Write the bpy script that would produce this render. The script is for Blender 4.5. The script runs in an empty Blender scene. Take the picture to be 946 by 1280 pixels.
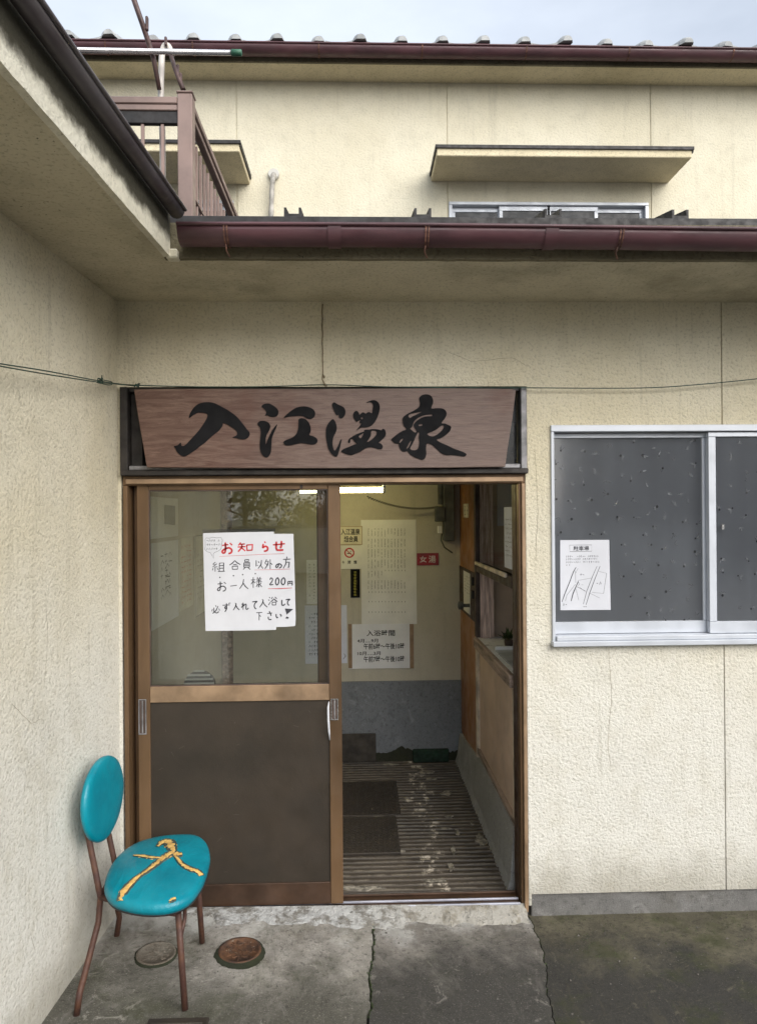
import bpy, bmesh, math, random
from mathutils import Vector, Matrix
from mathutils.geometry import tessellate_polygon
random.seed(11)
SC = bpy.context.scene
COL = SC.collection

# ------------------------------------------------------------------ camera
F = 883.0
CAM = Vector((1.0, -3.0, 1.7))
PSI, PIT, RHO = math.radians(1.75), math.radians(0.13), 0.0077
FW = Vector((math.sin(PSI)*math.cos(PIT), math.cos(PSI)*math.cos(PIT), math.sin(PIT)))
_r0 = Vector((math.cos(PSI), -math.sin(PSI), 0)); _u0 = _r0.cross(FW)
RT = _r0*math.cos(RHO) - _u0*math.sin(RHO)
UP = _u0*math.cos(RHO) + _r0*math.sin(RHO)
cd = bpy.data.cameras.new('camera'); cam = bpy.data.objects.new('camera', cd); COL.objects.link(cam)
cd.sensor_fit = 'VERTICAL'; cd.sensor_height = 36.0; cd.lens = F/1280*36.0
cd.clip_start = 0.05; cd.clip_end = 2000
m = Matrix((RT, UP, -FW)).transposed().to_4x4(); m.translation = CAM
cam.matrix_world = m
SC.camera = cam

# ------------------------------------------------------------------ sky, sun, exposure
SUN_EL, SUN_AZ = math.radians(33), math.radians(146)      # azimuth clockwise from +y
w = bpy.data.worlds.new('World'); SC.world = w; w.use_nodes = True
nt = w.node_tree; nt.nodes.clear()
out = nt.nodes.new('ShaderNodeOutputWorld'); bg = nt.nodes.new('ShaderNodeBackground')
sky = nt.nodes.new('ShaderNodeTexSky'); sky.sky_type = 'NISHITA'; sky.sun_disc = False
sky.sun_elevation = SUN_EL; sky.sun_rotation = SUN_AZ
sky.air_density = 1.0; sky.dust_density = 3.0; sky.ozone_density = 1.0
hs = nt.nodes.new('ShaderNodeHueSaturation'); hs.inputs['Saturation'].default_value = 0.62
tc = nt.nodes.new('ShaderNodeTexCoord'); mp = nt.nodes.new('ShaderNodeMapping'); mp.inputs['Scale'].default_value = (1, 1, 2.5)
nz = nt.nodes.new('ShaderNodeTexNoise'); nz.inputs['Scale'].default_value = 2.2; nz.inputs['Detail'].default_value = 6
rp = nt.nodes.new('ShaderNodeMapRange'); rp.inputs['From Min'].default_value = .3; rp.inputs['From Max'].default_value = .72
rp.inputs['To Min'].default_value = .25; rp.inputs['To Max'].default_value = .6
mx = nt.nodes.new('ShaderNodeMix'); mx.data_type = 'RGBA'; mx.inputs['B'].default_value = (7.2, 7.75, 8.5, 1)
nt.links.new(tc.outputs['Generated'], mp.inputs['Vector']); nt.links.new(mp.outputs['Vector'], nz.inputs['Vector'])
nt.links.new(nz.outputs['Fac'], rp.inputs['Value']); nt.links.new(rp.outputs['Result'], mx.inputs['Factor'])
nt.links.new(sky.outputs['Color'], hs.inputs['Color']); nt.links.new(hs.outputs['Color'], mx.inputs['A'])
nt.links.new(mx.outputs['Result'], bg.inputs['Color']); bg.inputs['Strength'].default_value = 0.086
nt.links.new(bg.outputs['Background'], out.inputs['Surface'])
sl = bpy.data.lights.new('sun', 'SUN'); sl.energy = 1.4; sl.angle = math.radians(60); sl.color = (1, .97, .92)
so = bpy.data.objects.new('sun', sl); COL.objects.link(so)
sd = Vector((math.sin(SUN_AZ)*math.cos(SUN_EL), math.cos(SUN_AZ)*math.cos(SUN_EL), math.sin(SUN_EL)))
so.rotation_euler = (-sd).to_track_quat('-Z', 'Y').to_euler(); so.location = sd*30
SC.view_settings.view_transform = 'Standard'; SC.view_settings.look = 'None'
SC.view_settings.exposure = 1.27; SC.view_settings.gamma = 1.0
try:
    SC.cycles.max_bounces = 10; SC.cycles.transparent_max_bounces = 16; SC.cycles.use_denoising = True
except Exception: pass

# ------------------------------------------------------------------ survey: where a sight line from the photographer meets a plane of the place
def ray(px, py): return FW + RT*((px-473)/F) - UP*((py-640)/F)
def SY(px, py, y=0.0): d = ray(px, py); return CAM + d*((y-CAM.y)/d.y)
def SZ(px, py, z): d = ray(px, py); return CAM + d*((z-CAM.z)/d.z)
def SX(px, py, x): d = ray(px, py); return CAM + d*((x-CAM.x)/d.x)
PHI = math.radians(3.0)                        # the left wing stands a little open of square
LD = Vector((-math.sin(PHI), -math.cos(PHI), 0)); LN = Vector((math.cos(PHI), -math.sin(PHI), 0))
def LW(u, v, z=0.0): return LD*u + LN*v + Vector((0, 0, z))
def GZ(x): return 0.05 - 0.044*min(max(x, -1), 1.72)   # the apron falls to the right

# ------------------------------------------------------------------ materials
def srgb(r, g, b):
    f = lambda c: (c/12.92 if c <= .04045 else ((c+.055)/1.055)**2.4)
    return (f(r/255), f(g/255), f(b/255))
class NT:
    def __init__(s, name):
        s.m = bpy.data.materials.new(name); s.m.use_nodes = True; s.t = s.m.node_tree
        s.b = s.t.nodes['Principled BSDF']; s.o = s.t.nodes['Material Output']
        s.g = s.t.nodes.new('ShaderNodeNewGeometry').outputs['Position']
    def link(s, a, b): s.t.links.new(a, b)
    def node(s, k, **kw):
        n = s.t.nodes.new(k)
        for a, v in kw.items(): setattr(n, a, v)
        return n
    def noise(s, scale, detail=4, rough=.55, vec=None, dist=0):
        n = s.node('ShaderNodeTexNoise'); n.inputs['Scale'].default_value = scale; n.inputs['Detail'].default_value = detail
        n.inputs['Roughness'].default_value = rough; n.inputs['Distortion'].default_value = dist
        s.link(vec or s.g, n.inputs['Vector']); return n.outputs['Fac']
    def scaled(s, v):
        n = s.node('ShaderNodeMapping'); n.inputs['Scale'].default_value = v; s.link(s.g, n.inputs['Vector']); return n.outputs['Vector']
    def rng(s, x, a, b, c=0., d=1., smooth=True):
        n = s.node('ShaderNodeMapRange'); n.interpolation_type = 'SMOOTHSTEP' if smooth else 'LINEAR'
        for k, v in (('From Min', a), ('From Max', b), ('To Min', c), ('To Max', d)): n.inputs[k].default_value = v
        s.link(x, n.inputs['Value']); return n.outputs['Result']
    def math(s, op, a, b=None):
        n = s.node('ShaderNodeMath', operation=op)
        for i, v in enumerate((a, b)):
            if v is None: continue
            if isinstance(v, (int, float)): n.inputs[i].default_value = v
            else: s.link(v, n.inputs[i])
        return n.outputs[0]
    def mix(s, fac, a, b):
        n = s.node('ShaderNodeMix', data_type='RGBA')
        for k, v in (('Factor', fac), ('A', a), ('B', b)):
            if isinstance(v, (int, float)): n.inputs[k].default_value = v
            elif isinstance(v, tuple): n.inputs[k].default_value = (*v[:3], 1)
            else: s.link(v, n.inputs[k])
        return n.outputs['Result']
    def xyz(s):
        n = s.node('ShaderNodeSeparateXYZ'); s.link(s.g, n.inputs[0]); return n.outputs
    def bump(s, h, strength, dist, prev=None):
        n = s.node('ShaderNodeBump'); n.inputs['Strength'].default_value = strength; n.inputs['Distance'].default_value = dist
        s.link(h, n.inputs['Height'])
        if prev is not None: s.link(prev, n.inputs['Normal'])
        return n.outputs['Normal']
    def done(s, col=None, rough=None, normal=None, metal=None, spec=None):
        for k, v in (('Base Color', col), ('Roughness', rough), ('Normal', normal), ('Metallic', metal), ('Specular IOR Level', spec)):
            if v is None: continue
            if isinstance(v, (int, float)): s.b.inputs[k].default_value = v
            elif isinstance(v, tuple): s.b.inputs[k].default_value = (*v[:3], 1)
            else: s.link(v, s.b.inputs[k])
        return s.m
def simple(name, col, rough=.6, metal=0, var=.25, vscale=6., bump=0., bscale=60., col2=None, stretch=None, spec=None):
    s = NT(name); vec = s.scaled(stretch) if stretch else None
    n = s.noise(vscale, 6, .6, vec)
    c2 = col2 or tuple(c*(1-var*1.6) for c in col); c1 = tuple(min(1, c*(1+var*.5)) for c in col)
    c = s.mix(s.rng(n, .3, .72), c1, c2)
    r = s.rng(s.noise(vscale*3, 3), .3, .7, max(0, rough-.12), min(1, rough+.12))
    nm = s.bump(s.noise(bscale, 4, .6, vec), bump, .003) if bump else None
    return s.done(c, r, nm, metal, spec)

def stucco(name, col, col2, mould=0.0, grain=88., depth=.9, lowcol=None, grime=None, hollow_shade=.42):
    s = NT(name)
    big = s.noise(1.3, 5, .6); mid = s.noise(9, 5, .6)
    c = s.mix(s.rng(big, .35, .7), col, col2)
    if lowcol:
        z = s.math('ADD', s.xyz()[2], s.math('MULTIPLY', big, .9))
        c = s.mix(s.rng(z, .9, 2.5, 0.9, 0), c, lowcol)  # greyer low down, yellower above: bounced light put into the wall colour
    c = s.mix(s.rng(mid, .45, .8, 0, .3), c, tuple(k*.72 for k in col2))
    # rain streaks and drips
    st = s.noise(3.2, 5, .65, s.scaled((4.5, 4.5, .28)))
    c = s.mix(s.rng(st, .52, .78, 0, .26), c, tuple(k*.5 for k in col2))
    if lowcol:
        zb = s.math('ADD', s.xyz()[2], s.math('MULTIPLY', s.noise(5.5, 6, .7), -.42))
        c = s.mix(s.rng(zb, -.16, .10, .55, 0), c, (.26, .235, .18))
        st2 = s.noise(7, 4, .6, s.scaled((3.2, 3.2, .16)))
        c = s.mix(s.rng(st2, .60, .74, 0, .28), c, tuple(k*.45 for k in col2))
    g1 = s.noise(grain, 5, .62, dist=.15); g2 = s.noise(grain*.6, 4, .55, dist=.2)
    h = s.math('ADD', s.math('MULTIPLY', g1, .8), s.math('MULTIPLY', g2, .35))
    c = s.mix(s.rng(g1, .34, .49, hollow_shade, 0), c, tuple(k*.45 for k in col2))  # hollows of the grain darkened: relief shade put into the colour
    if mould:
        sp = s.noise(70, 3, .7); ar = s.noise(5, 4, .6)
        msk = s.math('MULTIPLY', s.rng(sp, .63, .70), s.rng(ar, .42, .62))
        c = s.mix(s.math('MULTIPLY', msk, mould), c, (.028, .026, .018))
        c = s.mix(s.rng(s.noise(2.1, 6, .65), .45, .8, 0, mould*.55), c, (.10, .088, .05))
    if grime:
        zz = s.math('ADD', s.xyz()[2], s.math('MULTIPLY', s.math('SUBTRACT', s.noise(11, 5, .7), .5), .07))
        c = s.mix(s.rng(zz, *grime), c, (.055, .05, .035))
    return s.done(c, .9, s.bump(h, min(1, depth*1.1), .0085), 0, .2)

M = {}
CREAM = (.665, .615, .48)
M['stucco'] = stucco('stucco', CREAM, (.61, .55, .40), 0.25, lowcol=(.67, .66, .61))
M['stucco_top'] = stucco('upper_stucco', (.68, .64, .51), (.63, .585, .45), 0.15, grain=60, depth=.7, hollow_shade=.22)
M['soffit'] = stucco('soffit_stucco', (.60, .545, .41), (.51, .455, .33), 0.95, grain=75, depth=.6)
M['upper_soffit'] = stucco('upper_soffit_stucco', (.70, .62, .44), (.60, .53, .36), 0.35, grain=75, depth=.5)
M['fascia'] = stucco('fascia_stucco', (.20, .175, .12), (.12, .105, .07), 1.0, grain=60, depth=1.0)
M['fascia_pale'] = stucco('pale_fascia_stucco', (.72, .69, .58), (.62, .58, .46), 0.6, grain=60, depth=.8, grime=(2.63, 2.672), hollow_shade=.25)
M['groove'] = simple('crack_brown', (.33, .29, .20), .9)  # dull brown of the hairline cracks
M['maroon'] = simple('maroon_gutter_paint', (.088, .036, .043), .5, 0, .3, 3, .12, 40, stretch=(1, 4, 4), col2=(.055, .025, .03))
M['rust'] = simple('rusty_strap', (.16, .075, .05), .7, .2, .5, 40, .3, 90)
M['transom'] = simple('blackened_transom_wood', (.026, .021, .018), .65, 0, .4, 9)
M['scuff'] = simple('pale_scuff', (.095, .08, .065), .7)
M['black_trim'] = simple('black_trim', (.014, .012, .012), .6, 0, .4, 12, .2, 80)
M['roofmetal'] = simple('dark_roof_sheet', (.045, .04, .04), .5, .1, .4, 5)
M['tile'] = simple('grey_roof_tile', (.36, .37, .37), .65, 0, .2, 7, .2, 60, col2=(.24, .25, .25))
M['gutter_shaded'] = simple('shaded_gutter_paint', (.035, .026, .032), .42, 0, .4, 5, .1, 50, col2=(.09, .08, .085))  # left gutter darkened: shade put into the paint colour, with grey wear
M['balcony'] = simple('brown_pink_railing', (.235, .165, .142), .45, .1, .18, 5)
M['steel'] = simple('stainless_pole', (.62, .61, .62), .25, .85, .15, 8)
M['greypipe'] = simple('grey_lagging', (.45, .43, .39), .6, 0, .3, 14)
M['whitepipe'] = simple('white_pipe', (.62, .58, .53), .45, 0, .2, 6)
M['darkpipe'] = simple('dark_pipe', (.10, .06, .055), .5, .2, .3, 10)
M['greenplastic'] = simple('green_plastic', (.04, .15, .09), .5)
M['alu'] = simple('aluminium', (.56, .59, .64), .42, .25, .06, 3)
M['rail'] = simple('threshold_rail_metal', (.42, .43, .50), .4, .4, .2, 9)
M['aluold'] = simple('weathered_aluminium', (.27, .265, .27), .5, .4, .35, 12, .1, 60)
M['bronze'] = simple('bronze_anodised', (.165, .098, .050), .45, .3, .3, 3.5, .05, 80, stretch=(1, 1, .2))
M['bronze_light'] = simple('worn_bronze', (.36, .243, .15), .45, .4, .25, 6, .05, 80)
M['dkbronze'] = simple('dark_bronze', (.075, .042, .026), .45, .3, .3, 6)
M['panel'] = simple('dull_brown_panel', (.040, .031, .023), .58, 0, .2, 4, .15, 160, col2=(.031, .025, .019), spec=.25)
M['chrome'] = simple('chromed_metal', (.62, .62, .62), .22, .9, .2, 30)
M['paperin'] = simple('indoor_white_paper', (.76, .77, .79), .6, 0, .05, 8)
M['paper'] = simple('white_paper', (.57, .58, .62), .6, 0, .04, 8)
M['oldpaper'] = simple('yellowed_paper', (.66, .62, .50), .7, 0, .12, 8)
M['greypaper'] = simple('grey_board_paper', (.76, .76, .73), .7, 0, .06, 6)
M['officewall'] = simple('office_wall_board', (.55, .43, .33), .7, 0, .1, 4)
M['bluepaper'] = simple('bluish_paper', (.66, .69, .80), .6, 0, .06, 8)
M['tape'] = simple('old_tape', (.30, .20, .12), .5, 0, .15, 20)
M['ink'] = simple('black_ink', (.010, .010, .011), .8, spec=.12)
M['pen'] = simple('felt_pen_ink', (.03, .03, .04), .6)
M['redink'] = simple('red_ink', (.52, .03, .035), .6, 0, .25, 60)
M['redsign'] = simple('red_sign_plate', (.30, .018, .03), .45)
M['yellowink'] = simple('yellow_ink', (.62, .55, .06), .6)
M['whiteink'] = simple('white_ink', (.75, .72, .70), .6)
M['lobbywall'] = stucco('lobby_plaster', (.535, .505, .415), (.485, .455, .37), 0.0, grain=110, depth=.3, hollow_shade=.12)
M['lobbywood'] = simple('lobby_ceiling_board', (.30, .23, .12), .6, 0, .3, 4)
M['wooddoor'] = simple('brown_door_paint', (.33, .155, .06), .45, 0, .3, 3, .05, 50, stretch=(1, 1, .25), col2=(.24, .105, .04))
M['beigeboard'] = simple('beige_hardboard', (.62, .47, .37), .6, 0, .12, 5, .1, 90)
M['paleboard'] = simple('pale_board', (.48, .32, .20), .6, 0, .15, 4)
M['greywood'] = simple('weathered_trim_wood', (.36, .27, .22), .65, 0, .4, 14, .3, 60, stretch=(3, .4, 3))
M['darktrim'] = simple('dark_trim_wood', (.075, .05, .04), .6, 0, .4, 8)
M['palewood'] = simple('pale_wood_edge', (.66, .56, .45), .6, 0, .3, 9)
M['pinkwood'] = simple('grained_post_wood', (.72, .57, .50), .6, 0, .45, 20, .35, 40, stretch=(5, 5, .35), col2=(.36, .24, .20))
M['counterwhite'] = simple('white_counter', (.78, .80, .82), .35, 0, .1, 7)
M['greytray'] = simple('grey_tray', (.40, .42, .44), .4)
M['elec'] = simple('grey_electric_box', (.10, .105, .095), .5, 0, .3, 10)
M['cordblack'] = simple('black_cord', (.02, .02, .02), .5)
M['leafg'] = simple('leaf_green', (.055, .085, .025), .6, 0, .4, 30)
M['matgreen'] = simple('green_rubber_strip', (.010, .034, .018), .8, 0, .4, 14)
M['matdark'] = simple('dark_drain_board', (.05, .042, .034), .7, 0, .4, 10, .3, 50)
M['wire'] = simple('green_wire', (.018, .055, .04), .55, 0, .4, 30)
M['string'] = simple('old_string', (.20, .15, .09), .9, 0, .4, 60)
M['teal'] = None
def leather():
    s = NT('teal_vinyl'); n = s.noise(6, 5, .6)
    c = s.mix(s.rng(n, .35, .75), (.0, .225, .295), (.0, .17, .235))
    c = s.mix(s.rng(s.noise(38, 4, .7), .66, .74, 0, .5), c, (.10, .13, .11))
    nm = s.bump(s.noise(240, 2), .15, .001); nm = s.bump(s.noise(9, 4, .6, s.scaled((1.6, .6, 1)), 1.5), .5, .009, nm)
    return s.done(c, s.rng(s.noise(14, 4), .3, .7, .30, .48), nm, 0, .45)
M['teal'] = leather()
M['tearedge'] = simple('torn_vinyl_edge', (.05, .07, .06), .6)
M['foam'] = simple('torn_yellow_foam', (.62, .41, .13), .85, 0, .4, 40, .5, 120, col2=(.44, .25, .07))
M['chairmetal'] = simple('rusted_brown_tube', (.048, .022, .018), .6, .15, .45, 30, .3, 120, col2=(.10, .045, .026))
M['blackedge'] = simple('black_piping', (.02, .02, .022), .6)

def wood_board():
    s = NT('weathered_sign_wood'); v = s.scaled((1.0, 6, 7.5))
    n = s.noise(5.5, 7, .7, v, 1.2); f = s.noise(34, 5, .7, s.scaled((.35, 3, 5)))
    c = s.mix(s.rng(n, .3, .7), (.085, .045, .034), (.168, .105, .078))
    x = s.xyz()[0]
    c = s.mix(s.math('MULTIPLY', s.rng(s.math('ADD', x, s.math('MULTIPLY', n, .8)), .5, 1.6, .0, .5), 1), c, (.20, .163, .15))
    c = s.mix(s.rng(f, .5, .8, 0, .5), c, (.06, .03, .024))
    c = s.mix(s.rng(s.noise(2.6, 5, .6), .52, .74, 0, .6), c, (.095, .035, .024))
    return s.done(c, .62, s.bump(f, .5, .004, s.bump(n, .4, .006)), 0, .3)
M['signwood'] = wood_board()

def glass(name, tint, boost, rough=0.0):
    s = NT(name); s.t.nodes.remove(s.b)
    tr = s.node('ShaderNodeBsdfTransparent'); tr.inputs[0].default_value = (*tint, 1)
    gl = s.node('ShaderNodeBsdfGlossy'); gl.inputs['Roughness'].default_value = rough
    fr = s.node('ShaderNodeFresnel'); fr.inputs['IOR'].default_value = 1.5
    k = s.math('MULTIPLY', fr.outputs[0], boost); mxx = s.node('ShaderNodeMixShader')
    wv = s.bump(s.noise(3.0, 2), .06, .01)
    s.link(wv, gl.inputs['Normal'])
    s.link(k, mxx.inputs[0]); s.link(tr.outputs[0], mxx.inputs[1]); s.link(gl.outputs[0], mxx.inputs[2])
    s.link(mxx.outputs[0], s.o.inputs['Surface']); return s.m
M['glass'] = glass('door_glass', (.93, .94, .93), 1.5)
M['hatchglass'] = glass('hatch_glass', (.85, .85, .83), .10)
M['sleeve'] = glass('plastic_sleeve', (.72, .73, .76), 2.2, .12)

def figured():
    s = NT('figured_dark_glass')
    c = s.mix(s.rng(s.noise(2.2, 5, .6), .3, .75), (.125, .135, .152), (.09, .098, .112))
    c = s.mix(s.rng(s.noise(5, 3, .5, s.scaled((3.2, 1, .12))), .35, .65, 0, .5), c, (.078, .084, .097))
    wx = s.node('ShaderNodeTexWave'); wx.inputs['Scale'].default_value = 85; wx.bands_direction = 'Z'; s.link(s.g, wx.inputs['Vector'])
    h = s.math('ADD', s.math('MULTIPLY', wx.outputs['Fac'], .22), s.noise(120, 3))
    nm = s.bump(s.noise(9, 3), .12, .01, s.bump(h, .16, .0012))
    s.done(c, .13, nm, 0, 1.0)
    s.b.inputs['Coat Weight'].default_value = 1.0; s.b.inputs['Coat Roughness'].default_value = .07; s.b.inputs['Coat IOR'].default_value = 1.9
    tl = s.node('ShaderNodeBsdfTranslucent'); tl.inputs[0].default_value = (.8, .82, .85, 1); mm = s.node('ShaderNodeMixShader'); mm.inputs[0].default_value = .38
    s.link(s.b.outputs[0], mm.inputs[1]); s.link(tl.outputs[0], mm.inputs[2]); s.link(mm.outputs[0], s.o.inputs['Surface']); return s.m
M['figured'] = figured()
M['relief'] = simple('glass_relief', (.15, .158, .17), .22)
M['reliefdark'] = simple('glass_relief_dark', (.022, .023, .026), .25)
M['darkvoid'] = simple('dark_glass_void', (.012, .012, .013), .25)
M['upperglass'] = simple('upper_window_glass', (.018, .021, .026), .2, 0, .3, 4, spec=.25)
M['fabricdark'] = simple('dark_striped_cloth', (.05, .05, .052), .8, 0, .3, 20)

def concrete(name, light, dark, y0, y1, moss=.3, white=0., tint=(.10, .085, .055)):
    s = NT(name); X, Y, Z = s.xyz()
    n = s.noise(1.9, 7, .68, dist=.5); n2 = s.noise(6.5, 6, .65); fine = s.noise(190, 5, .8); sp = s.noise(48, 7, .75)
    d = s.math('ADD', s.math('MULTIPLY', Y, -1), s.math('MULTIPLY', s.math('SUBTRACT', n, .5), .95))
    d = s.math('ADD', d, s.math('MULTIPLY', s.math('SUBTRACT', n2, .5), .35))
    c = s.mix(s.rng(n2, .3, .7), light, tuple(k*.62 for k in light))
    c = s.mix(s.rng(s.noise(3.7, 6, .7), .5, .72, 0, .6), c, tint)
    c = s.mix(s.rng(d, y0, y1), c, dark)
    c = s.mix(s.rng(sp, .50, .68, 0, .72), c, tuple(k*.5 for k in dark))
    c = s.mix(s.rng(fine, .56, .68, 0, .5), c, tuple(min(1, k*1.5) for k in light))
    c = s.mix(s.rng(fine, .44, .34, 0, .55), c, tuple(k*.3 for k in dark))
    c = s.mix(s.rng(s.noise(13, 7, .75, s.scaled((1.0, .35, 1)), .6), .54, .66, 0, .55), c, tuple(k*.5 for k in light))
    c = s.mix(s.rng(s.noise(9, 8, .8, dist=.8), .57, .64, 0, .45), c, tuple(min(1, k*1.25) for k in light))
    c = s.mix(s.math('MULTIPLY', s.rng(s.noise(4.4, 6, .7), .5, .68), moss), c, (.042, .05, .014))
    if white:
        wmask = s.math('MULTIPLY', s.rng(d, .0, .26, 1, 0), s.rng(s.noise(7.5, 7, .72), .42, .56))
        c = s.mix(s.math('MULTIPLY', wmask, white), c, (.62, .62, .60))
    h = s.math('ADD', s.math('MULTIPLY', fine, .6), s.math('ADD', s.math('MULTIPLY', sp, .7), s.math('MULTIPLY', n2, .5)))
    return s.done(c, s.rng(n, .3, .7, .58, .9), s.bump(h, 1.0, .009), 0, .3)
M['slab_l'] = concrete('apron_concrete_pale', (.42, .395, .355), (.105, .10, .082), .24, .66, .40, .75)
M['slab_m'] = concrete('apron_concrete_grey', (.27, .25, .225), (.060, .057, .051), .16, .50, .12, .5, (.085, .07, .055))
M['slab_r'] = concrete('apron_asphalt_mossy', (.145, .130, .09), (.042, .040, .036), .08, .40, .6, 0, (.075, .065, .035))
M['ground'] = concrete('ground_dark', (.10, .10, .085), (.07, .068, .06), 0, 1, .3)
M['plinth'] = concrete('plinth_render', (.25, .245, .235), (.17, .165, .155), -.4, .6, .05)
M['wainscot'] = concrete('wainscot_cement', (.30, .32, .35), (.22, .235, .255), -3, -1, .02, 0, (.17, .18, .20))
M['curb'] = concrete('curb_cement', (.56, .565, .575), (.38, .38, .37), -3, 0, .12, 0, (.22, .21, .19))
M['mould'] = concrete('wall_foot_dirt', (.05, .05, .035), (.03, .035, .02), -3, -1, .5)
def mortar():
    s = NT('flaking_white_mortar'); n = s.noise(14, 7, .7); f = s.noise(60, 4, .7); x = s.xyz()[0]
    c = s.mix(s.rng(n, .38, .55), (.19, .18, .16), (.43, .435, .43))
    c = s.mix(s.rng(s.math('ADD', x, s.math('MULTIPLY', n, .6)), 1.2, 1.75, 0, .55), c, (.29, .26, .20))
    c = s.mix(s.rng(f, .58, .7, 0, .7), c, (.07, .07, .06))
    return s.done(c, .9, s.bump(s.math('ADD', n, f), 1, .012), 0, .2)
M['mortar'] = mortar()
def floor_mat():
    s = NT('worn_ribbed_floor'); n = s.noise(3.0, 6, .65); f = s.noise(70, 4, .7); X, Y, Z = s.xyz()
    c = s.mix(s.rng(n, .3, .7), (.038, .031, .024), (.078, .064, .05))
    c = s.mix(s.rng(f, .55, .75, 0, .5), c, (.13, .11, .09))
    top = s.rng(Z, .0035, .0065); wear = s.rng(s.noise(13, 6, .7), .36, .6)
    c = s.mix(s.math('MULTIPLY', top, s.math('MULTIPLY', wear, .5)), c, (.25, .22, .17))
    # chipped pale paint left in a meandering trail
    vx = s.math('ADD', X, s.math('MULTIPLY', s.math('SUBTRACT', s.noise(2.2, 3), .5), .7))
    tr = s.math('SUBTRACT', 1.0, s.rng(s.math('ABSOLUTE', s.math('SUBTRACT', vx, 1.36)), .035, .085))
    ed = s.math('MULTIPLY', tr, s.rng(s.noise(16, 7, .75), .52, .60))
    c = s.mix(s.math('MULTIPLY', ed, .8), c, (.46, .41, .33))
    return s.done(c, s.rng(n, .3, .7, .45, .75), s.bump(f, .5, .004), 0, .35)
M['floor'] = floor_mat()
M['chip'] = simple('chipped_pale_paint', (.27, .245, .20), .8, 0, .5, 40, .4, 90)
M['grit'] = simple('dull_grit', (.13, .12, .105), .9)
M['plate'] = simple('worn_steel_plate', (.034, .029, .025), .5, .3, .45, 12, .3, 60, col2=(.055, .045, .035))
def iron():
    s = NT('rusty_iron_cover'); n = s.noise(16, 6, .7)
    c = s.mix(s.rng(n, .35, .65), (.055, .034, .026), (.15, .075, .04))
    c = s.mix(s.rng(s.noise(30, 5, .7), .58, .68, 0, .7), c, (.22, .19, .15))
    return s.done(c, .7, s.bump(n, .6, .004), .2, .3)
M['iron'] = iron()
M['crustcover'] = concrete('cement_crusted_cover', (.38, .36, .31), (.16, .13, .10), -.1, .6, .1)
def emis(name, col, st):
    s = NT(name); s.b.inputs['Base Color'].default_value = (*col, 1)
    s.b.inputs['Emission Color'].default_value = (*col, 1); s.b.inputs['Emission Strength'].default_value = st; return s.m
M['tube'] = emis('lit_fluorescent_tube', (1, .87, .40), 13.0)
M['foliage'] = simple('tree_foliage', (.06, .085, .025), .7, 0, .5, 3, col2=(.03, .045, .015))
M['bark'] = simple('bark', (.09, .07, .05), .9, 0, .4, 12, .5, 30)
M['darkboards'] = simple('dark_house_boards', (.045, .035, .028), .7, 0, .4, 6, stretch=(1, 1, 8))
M['wallwhite'] = simple('far_wall_paint', (.55, .54, .50), .8, 0, .15, 2)

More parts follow.
